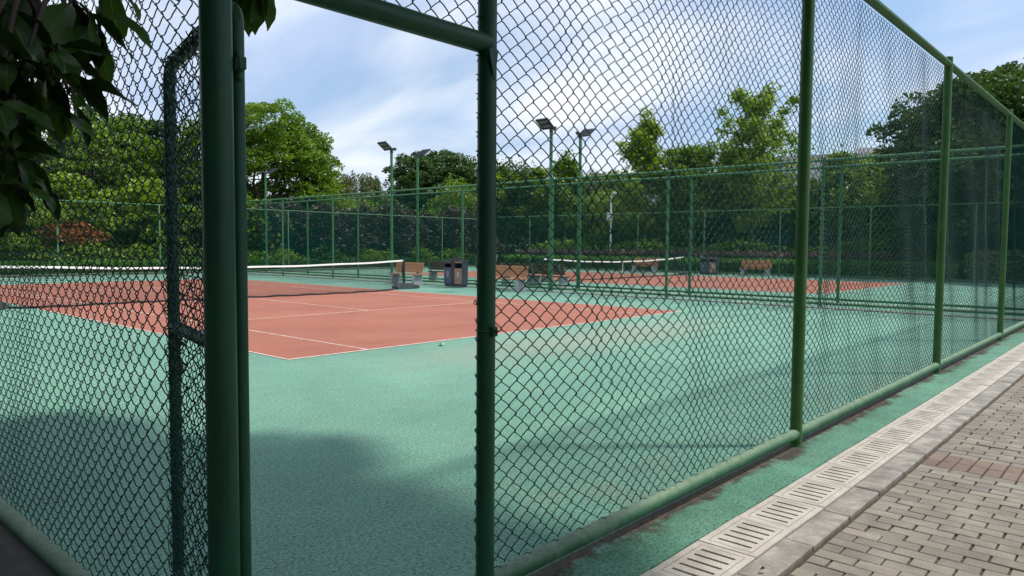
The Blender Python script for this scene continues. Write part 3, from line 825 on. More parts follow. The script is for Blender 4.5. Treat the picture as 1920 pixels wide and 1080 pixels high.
# ------------------------------------------------------------------ floodlights
def make_lamp():
    t = thing('floodlight_pole', '', 'floodlight')
    put('pole', tube_mesh('pole', .058, 5.72, M['post_far'], 20), t)
    am = MB(); am.box(-.16, .22, -.03, .03, 5.66, 5.72, .004); am.box(.10, .24, -.05, .05, 5.70, 5.78, .006)
    am.tube([(0, 0, 5.55), (0, 0, 5.73)], .07, 14)
    am.build('bracket', M['lampgrey'], t)
    mt = Matrix.Translation((-.36, 0, 5.80)) @ Matrix.Rotation(R(36), 4, 'Y')
    hd = MB(); hd.box(-.25, .25, -.27, .27, -.02, .02, .008, mtx=mt)
    for k in range(7): hd.box(-.24, .24, -.24+k*.08-.004, -.24+k*.08+.004, .022, .055, mtx=mt)
    h = hd.build('lamp_head', M['lampgrey'], t)
    fc = MB(); fc.box(-.24, .24, -.26, .26, -.028, -.021, mtx=mt); fc.build('face', M['black'], h)
    for i in range(2):
        for j in range(4):
            c = Vector((-.12+i*.2, -.19+j*.127, -.030))
            q = MB(); q.box(c.x-.06, c.x+.06, c.y-.042, c.y+.042, -.036, -.0285, .002, mtx=mt); q.build('led_module', M['led'], h)
    return t
l0 = make_lamp()
LAMPS = [((14.65, 16.05), 0, 'floodlight pole on the near fence standing beside the net post bench, head turned toward us'),
         ((16.45, 16.45), 180, 'floodlight pole on the farther fence, beside the dark round tree, head turned away'),
         ((14.65, 7.22), 0, 'tallest looking floodlight pole seen through the mesh, dark head with pale lenses'),
         ((16.45, 7.30), 180, 'floodlight pole seen through the mesh with its grey head turned away'),
         ((16.45, 29.75), 180, 'small distant floodlight pole in front of the big green tree')]
for i, ((x, y), rz, lab) in enumerate(LAMPS):
    l = l0 if i == 0 else copy_tree(l0)
    l.location = (x, y, .02); l.rotation_euler = (0, 0, R(rz)); tag(l, lab, 'floodlight', 'floodlight poles along the fences')
# camera pole
t = thing('camera_pole', 'slim white pole with a small surveillance camera and white box beyond the far hedge', 'camera pole', (40.45, 22.35, 0))
put('pole', tube_mesh('pole', .065, 5.4, M['whitepaint'], 14), t)
mb = MB(); mb.box(-.24, -.08, -.22, .22, 3.55, 4.15, .02); mb.build('box', M['whitepaint'], t)
mb = MB(); mb.tube([(0, 0, 5.5), (-.1, -.32, 5.62)], .03, 8); mb.box(-.22, 0, -.62, -.28, 5.50, 5.68, .03); mb.build('camera', M['whitepaint'], t)

# ------------------------------------------------------------------ trees
def leaves_np(P, size, seed=0, aspect=1.6, droop=0.0, up=0.35):
    """a rhombus leaf at every point of P, turned at random but mostly facing up"""
    r = np.random.RandomState(seed); n = len(P)
    a = r.normal(size=(n, 3)); a[:, 2] *= .5; a[:, 2] -= droop; a /= np.linalg.norm(a, axis=1)[:, None]
    c = r.normal(size=(n, 3)); c[:, 2] += up*2; b = np.cross(a, c); b /= np.linalg.norm(b, axis=1)[:, None]+1e-9
    s = size*r.uniform(.6, 1.35, n)[:, None]
    V = np.stack([P-a*s*.5*aspect, P+b*s*.42, P+a*s*.5*aspect, P-b*s*.42], 1).reshape(-1, 3)
    F = np.arange(4*n).reshape(n, 4)
    return V, F, r.uniform(0, 1, n)
def crown_points(blobs, dens, seed, shell=.62, clump=.32, boss=0):
    """blobs: (cx,cy,cz,rx,ry,rz); leaves gather in small sprays near each blob's outside"""
    r = np.random.RandomState(seed); out = []
    for (cx, cy, cz, rx, ry, rz) in blobs:
        k = max(6, int(dens*(rx*ry+ry*rz+rx*rz)/3))
        d = r.normal(size=(k, 3)); d /= np.linalg.norm(d, axis=1)[:, None]
        rad = shell+(1.04-shell)*r.uniform(0, 1, k)**.6
        rad *= 1+.16*np.sin(d[:, 0]*5+seed)*np.sin(d[:, 1]*6+1)*1.0
        c = d*rad[:, None]*np.array([rx, ry, rz])+np.array([cx, cy, cz])
        if boss:
            k2 = max(5, int(k/3.6)); c = c[:k2]; m = 110
            q = r.normal(size=(k2, m, 3)); q[:, :, 2] = np.abs(q[:, :, 2])*1.0-.35; q /= np.linalg.norm(q, axis=2)[:, :, None]
            sz = boss*r.uniform(.65, 1.35, k2)
            p = c[:, None, :]+q*sz[:, None, None]*r.uniform(.72, 1.08, (k2, m, 1))*np.array([1, 1, .72])
            out.append(p.reshape(-1, 3)); continue
        m = 16
        sz = clump*r.uniform(.6, 1.3, k)
        p = c[:, None, :]+r.normal(size=(k, m, 3))*sz[:, None, None]*np.array([1, 1, .62])
        out.append(p.reshape(-1, 3))
    return np.concatenate(out)
def limb_mb(mb, p0, p1, r0, r1, n=8, wob=.12, seg=5, rnd=random):
    pts = []; rr = []
    for i in range(seg+1):
        t = i/seg; p = Vector(p0).lerp(Vector(p1), t)
        if 0 < i < seg: p += Vector((rnd.uniform(-wob, wob), rnd.uniform(-wob, wob), 0))
        pts.append(p); rr.append(r0+(r1-r0)*t)
    mb.tube(pts, rr, n); return pts
def tree(name, label, loc, h, blobs, lm, leaf=.17, dens=26, trunk_r=.18, fork=.4, bark='bark', seed=0, clump=.34, shell=.6, rz=0, scale=1.0, group=None, lean=(0, 0), limbs=None, cat='tree', droop=0, up=.35, boss=0):
    t = thing(name, label, cat, loc, rz, group)
    rnd = random.Random(seed)
    mb = MB(); fz = h*fork
    top = (lean[0], lean[1], fz)
    mb.tube([(0, 0, -.15), (0, 0, .1), (lean[0]*.5, lean[1]*.5, fz*.5), top], [trunk_r*1.35, trunk_r, trunk_r*.85, trunk_r*.7], 10)
    bl = sorted(blobs, key=lambda b: -b[3]*b[5])
    for b in bl[:limbs or 9]:
        e = (b[0], b[1], b[2]+b[5]*.35)
        pts = limb_mb(mb, top if b[2] > fz else (0, 0, fz*.7), e, trunk_r*.5, trunk_r*.08, 6, .15, 5, rnd)
        for q in range(4):
            a = rnd.uniform(0, 6.28); s = pts[rnd.randint(2, 4)]
            limb_mb(mb, s, (s.x+math.cos(a)*b[3]*.8, s.y+math.sin(a)*b[4]*.8, s.z+b[5]*rnd.uniform(.0, .6)), trunk_r*.16, trunk_r*.04, 4, .08, 3, rnd)
    mb.build('trunk', M[bark], t, smooth='all', fix=False)
    P = crown_points(blobs, dens, seed, shell, clump, boss)
    V, F, rd = leaves_np(P, leaf, seed, droop=droop, up=up)
    put('crown', np_mesh('crown', V, F, M[lm], rnd=rd), t)
    t.scale = (scale,)*3
    return t
def blob_set(n, R_, z0, z1, rb, seed, flat=.75):
    r = random.Random(seed); out = []
    for k in range(n):
        f = (k+.5)/n; z = z0+(z1-z0)*f
        prof = math.sin(math.pi*(.18+.74*f))**.8
        a = k*2.4+r.uniform(-.4, .4); rr = R_*prof*r.uniform(.45, .9)
        b = rb*r.uniform(.75, 1.2)*(.65+.5*prof)
        out.append((rr*math.cos(a), rr*math.sin(a), z, b, b, b*flat))
    return out

# the big camphor tree behind the back fence
bl = [(0, 0, 9.6, 2.6, 2.6, 1.5), (-2.6, .5, 8.9, 2.2, 2.2, 1.4), (2.2, 0, 8.9, 1.7, 2, 1.2), (-3.8, 0, 7.2, 1.9, 2, 1.3), (1.2, -1.5, 7.8, 2.2, 1.6, 1.2),
      (3.8, 0, 8.3, 1.3, 1.5, 1.0), (4.3, .5, 6.7, 1.5, 1.6, 1.1), (2.6, -.6, 6.2, 2.0, 1.8, 1.0), (-1.5, -1, 7.0, 1.7, 1.6, 1.0), (4.6, 0, 4.9, 1.2, 1.4, .8),
      (2.9, -1, 4.6, 1.8, 1.6, 1.0), (.9, .6, 4.9, 1.7, 1.6, .9), (-3.3, 0, 5.2, 1.8, 1.7, 1.1), (3.7, .4, 3.3, 1.7, 1.7, .9), (1.4, 1, 3.1, 1.7, 1.6, .9), (5.0, .4, 5.9, .8, .8, .6), (4.9, .2, 4.2, 1.1, 1.2, .8), (5.1, 0, 2.9, 1.1, 1.2, .8), (-2.6, .3, 3.4, 1.8, 1.6, 1.0), (.2, 1.2, 3.2, 1.5, 1.5, .9), (4.9, .2, 7.2, 1.0, 1.1, .8), (3.4, .2, 9.1, 1.0, 1.1, .7)]
tree('camphor_tree', 'big round bright green tree rising left of the doorway view behind the back fence', (20.6, 37.5, 0), 11, bl, 'leaf_mid', .14, 62, .36, .30, seed=3, clump=.33, lean=(.1, 0), limbs=17, shell=.66, boss=.58)
# left wood: separate trees
LT = [((2.4, 38.5), 9.4, 3.2, 'leaf_mid', 21), ((6.4, 40.5), 9.2, 3.2, 'leaf_dark', 22), ((9.6, 38.5), 9.0, 2.7, 'leaf_mid', 23),
      ((12.4, 42.0), 10.3, 3.0, 'leaf_mid', 24), ((15.8, 44.5), 10.6, 3.2, 'leaf_dark', 25), ((-2.2, 37.5), 10, 3.4, 'leaf_mid', 26),
      ((4.6, 34.6), 5.4, 2.1, 'leaf_light', 27), ((8.0, 35.0), 5.6, 2.1, 'leaf_light', 28), ((12.2, 34.8), 5.6, 2.0, 'leaf_light', 29), ((15.6, 35.2), 6.6, 1.9, 'leaf_mid', 30), ((.4, 34.5), 5.2, 2.0, 'leaf_light', 31)]
LTL = ['tall green tree in the left wood, behind the leftmost hanging leaves', 'tall dark green tree in the left wood above the yellow green shrubs', 'tall green tree behind the red leaved shrub at left',
       'tall green tree beyond the free stile of the open gate', 'dark green tree seen between gate leaf and corner post', 'tall green tree at the far left edge behind the hanging leaves',
       'low yellow green tree left of the red leaved shrub behind the left back fence', 'low yellow green tree just above the red leaved shrub', 'low yellow green tree right of the red leaved shrub, before the gate stile', 'small green tree behind the corner post', 'low yellow green tree at the far left behind the white net tape']
for ((x, y), h, rad, lm, sd), lab in zip(LT, LTL):
    low = h < 7
    tree('broadleaf_tree', lab, (x, y, 0), h, blob_set(11 if low else 15, rad, 1.5 if low else 2.6, h-.9, rad*.52, sd), lm, .15, 44 if low else 40, .14 if low else .22, .3, seed=sd, shell=.5, boss=.42 if low else .55, group='trees behind the left back fence')
tree('red_maple', 'low spreading shrub with orange red leaves among green ones, behind the back fence at left', (7.3, 33.2, 0), 2.6, [(-.7, 0, 2.2, .8, .6, .28), (.3, 0, 2.35, .9, .6, .3), (1.0, 0, 1.95, .7, .6, .26), (0, 0, 1.9, 1.0, .5, .22)], 'leaf_red', .10, 80, .06, .45, seed=40, clump=.14, cat='shrub')
# grey bare patch tree
tree('bare_tree', 'grey brown half bare treetop in the left wood above the yellow green trees', (9.0, 37.0, 0), 7.4, blob_set(8, 1.3, 4.2, 7.0, .8, 44), 'leaf_plum', .09, 26, .16, .5, 'palebark', seed=44)
# sapling, willow and dark tree right of the camphor
tree('sapling', 'thin loose yellow green sapling top right of the big round tree', (27.6, 39.5, 0), 8.0, [(0, 0, 7.0, .55, .55, .8), (.3, 0, 6.1, .7, .6, .4), (-.6, 0, 5.3, .6, .6, .35), (.9, 0, 4.9, .9, .7, .4), (0, 0, 4.3, 1.1, .9, .4), (1.8, 0, 4.4, .8, .7, .4)], 'leaf_light', .16, 34, .06, .8, 'palebark', seed=50, clump=.22)

def willow(label, loc, h, rad, seed, scale=1.0):
    t = thing('willow_tree', label, 'tree', loc, 0, 'willows beyond the courts')
    r = np.random.RandomState(seed); rnd = random.Random(seed)
    mb = MB(); mb.tube([(0, 0, -.1), (.1, 0, h*.3), (0, .1, h*.55)], [.3, .24, .18], 8)
    pts = []
    for k in range(150):
        a = rnd.uniform(0, 6.28); q = rnd.uniform(.15, 1)**.6; x, y = rad*q*math.cos(a), rad*q*math.sin(a)
        z = h*(1-.42*q**2.2)+rnd.uniform(-.5, .3)
        L = rnd.uniform(.30, .62)*h*(.5+.5*q)
        if k < 22: limb_mb(mb, (0, .1, h*.5), (x*.9, y*.9, z), .07, .015, 5, .1, 4, rnd)
        for i in range(int(L/.10)):
            f = i*.10; sp = .10+f*.05
            for _ in range(3): pts.append((x*(1+f*.03)+r.normal()*sp, y*(1+f*.03)+r.normal()*sp, z-f+r.normal()*.05))
    mb.build('trunk', M['bark'], t, smooth='all', fix=False)
    V, F, rd = leaves_np(np.array(pts), .15, seed, 2.6, 1.6, .1)
    put('crown', np_mesh('crown', V, F, M['leaf_willow'], rnd=rd), t)
    return t
willow('pale drooping willow beyond the back fence, left of the two floodlights', (44.6, 59.5, 0), 10.0, 4.2, 61)
willow('drooping willow seen through the mesh left of the tall ginkgo', (52, 31.5, 0), 9.0, 3.0, 62)
tree('dense_tree', 'dense dark round tree behind the floodlight turned away, left of the door post', (42.5, 43.5, 0), 11, blob_set(18, 4.1, 3.4, 9.6, 2.1, 70), 'leaf_dark', .17, 42, .3, .3, seed=70, shell=.6, boss=.6)
tree('dense_tree', 'mid green tree with pale layered leaves in front of the dark round tree', (38.2, 36.5, 0), 7.5, blob_set(10, 2.0, 2.4, 6.9, 1.2, 71), 'leaf_mid', .16, 36, .16, .3, seed=71)
tree('dense_tree', 'dark green tree just right of the door post top fence rail', (43.5, 36.5, 0), 9.4, blob_set(12, 2.6, 3, 8.6, 1.6, 72), 'leaf_dark', .17, 36, .22, .3, seed=72)

def ginkgo(label, loc, h, rad, seed, lm='leaf_light', tiers=7, z0=2.2, bark='palebark', top=True, airy=False):
    r = random.Random(seed)
    bl = []
    nb = 40
    for k in range(nb):
        f = (k+r.uniform(0, .9))/nb; z = z0+(h-z0-1.2)*f
        prof = (math.sin(math.pi*(.30+.62*f))*.85 if airy else (1-f)**.75)
        rr = rad*prof*r.uniform(.35, 1.25)+.2
        a = k*2.4+r.uniform(-.8, .8); rise = r.uniform(.35, 1.3)
        for q in range(5):
            t = (q+1.3)/5
            if r.random() < .22: continue
            d = rr*t; w_ = r.uniform(.13, .30)
            bl.append((d*math.cos(a)+r.uniform(-.25, .25), d*math.sin(a)+r.uniform(-.25, .25), z+d*rise*.75+r.uniform(-.2, .25), w_, w_, w_*1.1))
    if top: bl.append((0, 0, h-.5, .28, .28, .7)); bl.append((.15, 0, h-1.5, .35, .35, .5))
    return tree('ginkgo_tree', label, loc, h, bl, lm, .17, 70, .11, .8, bark, seed=seed, clump=.26, shell=.3, limbs=26, group='ginkgo trees beyond the far hedge')
GK = [((44.5, 33.0), 9.3, 2.9, 'small ginkgo left of the tallest floodlight pole, through the mesh', 'leaf_mid', 81), ((45.0, 30.2), 9.9, 2.6, 'flat tiered ginkgo between the two floodlight poles in the mesh', 'leaf_mid', 82),
      ((44.6, 21.9), 12.3, 3.9, 'tall yellow green ginkgo with a pale trunk and spire top', 'leaf_light', 83), ((45.5, 18.2), 9.9, 3.5, 'ginkgo just right of the tall spire topped one', 'leaf_mid', 84),
      ((44.2, 12.9), 12.9, 3.9, 'tall light green ginkgo left of the second tall fence post', 'leaf_light', 85), ((46.5, 15.6), 9.2, 3.4, 'lower ginkgo between the two tall ones', 'leaf_mid', 86),
      ((44.5, 7.2), 8.6, 3.2, 'lower ginkgo right of the second tall fence post', 'leaf_mid', 87), ((43.5, 36.0), 8.8, 2.9, 'low ginkgo just right of the door post', 'leaf_light', 88)]
for (x, y), h, rad, lab, lm, sd in GK: ginkgo(lab, (x, y, 0), h, rad, sd, lm, top=sd in (82, 83), airy=sd in (84, 85, 86, 88))
# fill trees along the far side, each its own
FT_SHIFT = 5.0
FT = [((46, 27), 8.2, 2.6, 'leaf_light'), ((47.5, 24.4), 7.6, 2.4, 'leaf_light'), ((43.0, 25.5), 6.0, 1.9, 'leaf_light'), ((48, 20.0), 8.4, 2.6, 'leaf_light'), ((42.6, 18.7), 6.4, 2.0, 'leaf_mid'),
      ((48, 13.2), 8.0, 2.8, 'leaf_light'), ((43, 10.4), 6.6, 2.2, 'leaf_mid'), ((47.5, 9.6), 8.0, 2.6, 'leaf_light'), ((43, 29.8), 5.8, 1.9, 'leaf_light'), ((42.5, 15.4), 6.0, 1.9, 'leaf_dark'),
      ((44.8, 4.2), 10.0, 2.9, 'leaf_light'), ((42.4, 6.6), 6.8, 2.1, 'leaf_light'), ((47.5, 1.6), 13.0, 3.8, 'leaf_mid'), ((48.5, 33.5), 8.0, 2.4, 'leaf_mid'), ((42.2, 33.8), 5.4, 1.8, 'leaf_light')]
FL = ['green tree behind the ginkgo between the two mesh side floodlights', 'yellow green tree left of the spire topped ginkgo', 'low yellow green tree behind the white camera pole', 'green tree behind the spire topped ginkgo', 'low green tree right of the pale ginkgo trunk',
      'green tree left of the second tall fence post', 'low green tree behind the far right bench', 'yellow green tree behind the second tall fence post', 'low green tree left of the white camera pole', 'low dark tree behind the distant bins',
      'green tree right of the lower ginkgo, under the distant roofs', 'low green tree behind the paired fence posts right of the second post', 'broad green tree left of the third tall fence post', 'green tree behind the willow in the mesh', 'low green tree behind the bench turned away']
for i, ((x, y), h, rad, lm) in enumerate(FT):
    h = h*.80 if h > 7 else h*.9
    if x < 43.5: x += FT_SHIFT
    tree('broadleaf_tree', FL[i], (x, y, 0), h, blob_set(17, rad*1.1, 1.2, h-.6, rad*.36, 100+i), lm, .16, 46, .15, .35, seed=100+i, shell=.4, boss=.40 if i % 2 else 0, group='trees beyond the far hedge')
# big dark trees on the right
RT = [((40.5, -1.4), 11.2, 4.4, 'leaf_dark', 130, 'large dark green tree between the third and fourth tall fence posts'), ((43.5, -5.6), 13.2, 4.8, 'leaf_mid', 131, 'large tree whose crown rises above the fence top at right'),
      ((38.5, -8.6), 10.6, 3.9, 'leaf_mid', 132, 'green tree at the right edge above the sloping top rail'), ((52, -2.5), 13.5, 4.5, 'leaf_dark', 133, 'dark tree behind the large right hand crowns')]
for (x, y), h, rad, lm, sd, lab in RT:
    tree('dense_tree', lab, (x, y, 0), h, blob_set(20, rad, 2.2, h-1.5, rad*.48, sd), lm, .18, 46, .3, .28, seed=sd, shell=.5, boss=.7, group='large trees at the right')
# purple plum trees behind the back fence
for i in range(11):
    x = 18.6+i*1.95
    tree('plum_tree', 'dark purple leaved tree in the row behind the back fence, left of the door post', (x, 33.4+.5*math.sin(i*2.1), 0), 4.2, blob_set(8, .95, 1.0, 3.9+.3*math.sin(i*1.7), .75, 150+i, .95), 'leaf_plum', .13, 70, .09, .3, seed=150+i, shell=.4, clump=.22, group='purple leaved trees behind the back fence')
    if i % 3 == 1:
        pass
# trees carrying the view round behind the purple row
for i, (x, y, h, lm) in enumerate(((30.5, 40.5, 5.6, 'leaf_mid'), (34, 41.5, 6.0, 'leaf_dark'), (29, 45, 5.6, 'leaf_dark'), (37, 46, 6.2, 'leaf_mid'), (24, 46, 7.2, 'leaf_dark'), (18.0, 34.8, 4.6, 'leaf_mid'))):
    tree('broadleaf_tree', ['low green tree behind the purple row under the sapling', 'low dark tree behind the purple row left of the floodlights', 'dark tree right of the big round tree, low behind the rail', 'green tree below the willow behind the rail', 'dark tree behind the big round tree', 'small green tree at the foot of the big round tree'][i],
         (x, y, 0), h, blob_set(10, 2.3, 1.4, h-.7, 1.2, 170+i), lm, .17, 34, .14, .3, seed=170+i, shell=.4, group='low trees behind the purple row')

# hedges
def hedge(name, label, x0, x1, y0, y1, z1, lm, n, leaf=.07, seed=0, wav=.06, body=True):
    t = thing(name, label, 'hedge', ((x0+x1)/2, (y0+y1)/2, 0))
    r = np.random.RandomState(seed); cx, cy = (x0+x1)/2, (y0+y1)/2
    P = []
    hx_, hy_ = (x1-x0)/2, (y1-y0)/2
    k = int(n*.5); P.append(np.stack([r.uniform(-hx_, hx_, k), r.uniform(-hy_, hy_, k), np.full(k, z1)], 1))
    k = int(n*.5); u = r.uniform(-1, 1, k); s = r.choice([-1, 1], k); z = r.uniform(.03, z1, k)
    if hy_ > hx_: P.append(np.stack([s*hx_, u*hy_, z], 1))
    else: P.append(np.stack([u*hx_, s*hy_, z], 1))
    P = np.concatenate(P)
    P[:, 2] *= 1+wav*np.sin(P[:, 0]*1.7+P[:, 1]*1.3+seed)+wav*.6*np.sin(P[:, 0]*4.1-P[:, 1]*3.7)
    P += r.normal(size=P.shape)*.045
    V, F, rd = leaves_np(P, leaf, seed, 1.5)
    put('foliage', np_mesh('foliage', V, F, M[lm], rnd=rd), t)
    mb = MB(); mb.box(-hx_+.07, hx_-.07, -hy_+.07, hy_-.07, 0, z1-.12)
    mb.build('inner_branches', M['leaf_dark'], t)
    return t
hedge('box_hedge', 'long clipped green hedge behind the faraway benches at the end of the second court', 36.1, 37.9, -1.2, 29.6, .82, 'leaf_hedge', 26000, .09, 1)
hedge('maroon_hedge', 'maroon leaved hedge strip behind the clipped green hedge', 38.5, 40.2, 2.0, 30, 1.22, 'leaf_maroon', 16000, .10, 2, .08)
hedge('variegated_hedge', 'pale yellow green leaved hedge behind the far fence at right', 36.1, 38.4, -14, -1.5, 1.35, 'leaf_pale', 14000, .10, 3, .07)
hedge('box_hedge', 'low dark green clipped hedge behind the back fence at left', -6, 17.6, 31.1, 32.4, .62, 'leaf_hedge', 18000, .09, 4)
hedge('shrub_bank', 'bright green bank of low shrubs behind the clipped hedge at left', -6, 17.6, 32.6, 34.2, 1.30, 'leaf_light', 14000, .11, 5, .16)
hedge('box_hedge', 'low green hedge in front of the purple trees behind the back fence', 17.8, 35.2, 30.9, 31.7, .55, 'leaf_dark', 12000, .08, 6, .1)
# rounded shrubs before the purple trees
for i in range(12):
    x = 17.4+i*1.6; rr = .75+.28*math.sin(i*2.6); m_ = ['leaf_mid', 'leaf_light', 'leaf_mid', 'leaf_dark'][i % 4]
    tree('round_shrub', ['rounded mid green shrub in the row before the purple trees', 'rounded yellow green shrub in the row before the purple trees', 'rounded mid green shrub in the row before the purple trees', 'rounded dark green shrub in the row before the purple trees'][i % 4],
         (x, 32.3+.2*math.sin(i), 0), 1.2, [(0, 0, rr*.75, rr, rr*.8, rr*.72), (.4, 0, rr*.55, rr*.7, rr*.7, rr*.5)], m_, .10, 260, .03, .5, seed=200+i, clump=.12, shell=.75, cat='shrub', group='rounded shrubs before the purple trees')
# undergrowth: dark woodland floor mass beyond
def mass(name, x0, x1, y0, y1, h, n, lm, seed, leaf=.3):
    r = np.random.RandomState(seed)
    P = np.stack([r.uniform(x0, x1, n), r.uniform(y0, y1, n), r.uniform(0, 1, n)**.8*h], 1)
    P[:, 2] *= .8+.2*np.sin(P[:, 0]*.7)*np.sin(P[:, 1]*.8+1)
    V, F, rd = leaves_np(P, leaf, seed)
    o = put(name, np_mesh(name, V, F, M[lm], rnd=rd)); o['kind'] = 'stuff'; return o
mass('undergrowth', 49, 54, -25, 45, 5.0, 26000, 'leaf_dark', 301)
mass('undergrowth', -10, 19, 43.5, 47, 4.8, 12000, 'leaf_dark', 302)
mass('undergrowth', 19, 52, 48, 52, 4.6, 14000, 'leaf_dark', 303)
mass('undergrowth', 40.8, 42.4, -16, 31, 2.3, 14000, 'leaf_mid', 304, .16)
mass('undergrowth', -10, 19, 36.0, 38, 2.6, 10000, 'leaf_dark', 305, .2)

# ------------------------------------------------------------------ distant buildings
def building(label, x, y, rz, w_, d_, h, col_, roof=None, floors=8, roofc=(.16, .12, .11)):
    t = thing('apartment_building', label, 'building', (x, y, 0), R(rz))
    mb = MB(); mb.box(-w_/2, w_/2, -d_/2, d_/2, 0, h); mb.build('wall', simple('building_wall', col_, .8, 0, .08, .3), t)
    rf = MB()
    if roof == 'hip': 
        o = 1.2; rf.add([(-w_/2-o, -d_/2-o, h), (w_/2+o, -d_/2-o, h), (w_/2+o, d_/2+o, h), (-w_/2-o, d_/2+o, h), (-w_/4, 0, h+3.4), (w_/4, 0, h+3.4)], [(0, 1, 5, 4), (1, 2, 5), (2, 3, 4, 5), (3, 0, 4), (3, 2, 1, 0)])
        rf.box(-w_/2-o, w_/2+o, -d_/2-o, d_/2+o, h-.35, h-.01)
    else:
        rf.box(-w_/2-.3, w_/2+.3, -d_/2-.3, d_/2+.3, h+.01, h+.6); rf.box(-w_*.2, -w_*.12, -d_/4, d_/4, h+.61, h+1.8)
    rf.build('roof', simple('roof_cover', roofc, .8), t)
    gm = simple('window_glass', (.05, .06, .08), .15)
    fl = floors; nw_ = max(3, int(w_/3.6)); 
    for k in range(fl-3, fl):
        for i in range(nw_):
            xw = -w_/2+w_*(i+.5)/nw_; zw = h/fl*(k+.3)
            f = MB(); f.box(xw-.95, xw+.95, -d_/2-.06, -d_/2-.002, zw-.1, zw+1.6); fo = f.build('window', M['whitepaint'], t)
            p = MB(); p.box(xw-.82, xw+.82, -d_/2-.09, -d_/2-.062, zw, zw+1.5); p.build('pane', gm, fo)
    return t
building('distant pale building with flat roof, low over the trees near the sky at right', 128, 22, -75, 46, 14, 16.2, (.62, .60, .59), roofc=(.5, .48, .47))
building('distant white building glimpsed between the willow and the dark round tree', 112, 112, -45, 22, 12, 15.5, (.62, .62, .60))
building('distant pale building behind the willow in the mesh', 125, 60, -60, 40, 14, 14.5, (.60, .59, .57), roofc=(.5, .5, .5))
building('dark roofed building whose eave corner shows at the upper right edge', 67.5, -20.5, -90, 22, 12, 19.0, (.35, .33, .31), 'hip', 6, (.03, .028, .03))

# ------------------------------------------------------------------ magnolia with hanging leaves
def mag_leaf(L, Wd, curl, fold, seg=12):
    """leaf blade along +x, drooping by curl, two halves folded on the midrib"""
    vs = []; fs = []
    for i in range(seg+1):
        t = i/seg
        wv = Wd*(math.sin(math.pi*min(1, t**1.08))**.62)*(1 if t < .9 else .62)*.5
        if i == 0: wv = .002
        if i == seg: wv = .0006
        a = curl*t; x = L*(math.sin(a)/curl if abs(curl) > 1e-3 else t); z = -L*((1-math.cos(a))/curl if abs(curl) > 1e-3 else 0)
        wob = .004*math.sin(t*9)
        for e in (-1, -.55, -.055, .055, .55, 1):
            ab = abs(e)
            vs.append((x, wv*e*math.cos(fold), z+wv*math.sin(fold)*ab**1.2+wob*e+.0016*math.sin(t*30)*ab))
    for i in range(seg):
        for k in range(5): fs.append((i*6+k, i*6+6+k, i*6+7+k, i*6+1+k))
    return vs, fs
q0 = dict(f=1372.14, pitch=.0572, roll=.0068, yaw=.8367, C=Vector((-5.4244, -9.0936, 1.602)))
Fv = Vector((math.sin(q0['yaw'])*math.cos(q0['pitch']), math.cos(q0['yaw'])*math.cos(q0['pitch']), -math.sin(q0['pitch'])))
Rv = Vector((math.cos(q0['yaw']), -math.sin(q0['yaw']), 0)); Uv = Rv.cross(Fv)
c_, s_ = math.cos(q0['roll']), math.sin(q0['roll'])
R2 = c_*Rv+s_*Uv; U2 = -s_*Rv+c_*Uv

mag = thing('magnolia_tree', 'magnolia branch of large dark leaves hanging in at the upper left corner', 'tree', (-6.55, -7.1, 0))
rnd = random.Random(5)
O = Vector(mag.location)
lv = []; lf = []; trk = MB(); twb = trk
trk.tube([(0, 0, -.1), (.02, 0, .2), (.05, -.05, 1.4), (.0, 0, 2.2), (.1, -.1, 3.0), (.1, 0, 4.4)], [.16, .13, .115, .10, .085, .04], 14)
def whorl(tip, direction, n=7, L=.15, spread=1.0, seed=0):
    r = random.Random(seed); d = Vector(direction).normalized()
    a = d.orthogonal().normalized(); b = d.cross(a)
    for k in range(n):
        ph = k*2.4+r.uniform(-.3, .3); el = r.uniform(.45, 1.15)*spread
        dd = (d*math.cos(el)+(a*math.cos(ph)+b*math.sin(ph))*math.sin(el)).normalized()
        dd = (dd+Vector((0, 0, -.45*r.random()))).normalized()
        Z = Vector((0, 0, 1)) if abs(dd.z) < .93 else a
        Y = Z.cross(dd).normalized(); Zn = dd.cross(Y).normalized()
        mt = Matrix((dd, Y, Zn)).transposed().to_4x4()
        roll_ = Matrix.Rotation(r.uniform(-.7, .7), 4, 'X')
        ll = L*r.uniform(.75, 1.25); vs, fs = mag_leaf(ll, ll*r.uniform(.36, .47), r.uniform(.2, 1.0), r.uniform(.12, .5))
        base = Vector(tip)-d*r.uniform(0, .05)
        st = base+dd*.02
        o = len(lv)
        for p in vs: lv.append(tuple(st+(mt @ roll_ @ Vector(p))))
        lf.extend([tuple(i+o for i in f) for f in fs]); lr = r.random()**1.6
        rdl.extend([lr+(1.1 if (q_ % 5) == 2 else 0) for q_ in range(len(fs))])
        twb.tube([base, st], .0022, 5)
rdl = []
def px3(u, v, dep): return q0['C']+(Fv+R2*((u-960)/q0['f'])+U2*((540-v)/q0['f']))*dep-O
main = [px3(-420, -260, 1.75), px3(-150, -120, 1.65), px3(60, -60, 1.6), px3(230, -130, 1.7)]
def branch(pts, r0, r1, mbb=twb, n=7):
    k = len(pts); mbb.tube(pts, [r0+(r1-r0)*i/(k-1) for i in range(k)], n)
trk.tube([(0.0, 0, 2.1), (.15, -.25, 2.35)]+[tuple(p) for p in main], [.055, .045, .03, .022, .014, .008], 8)
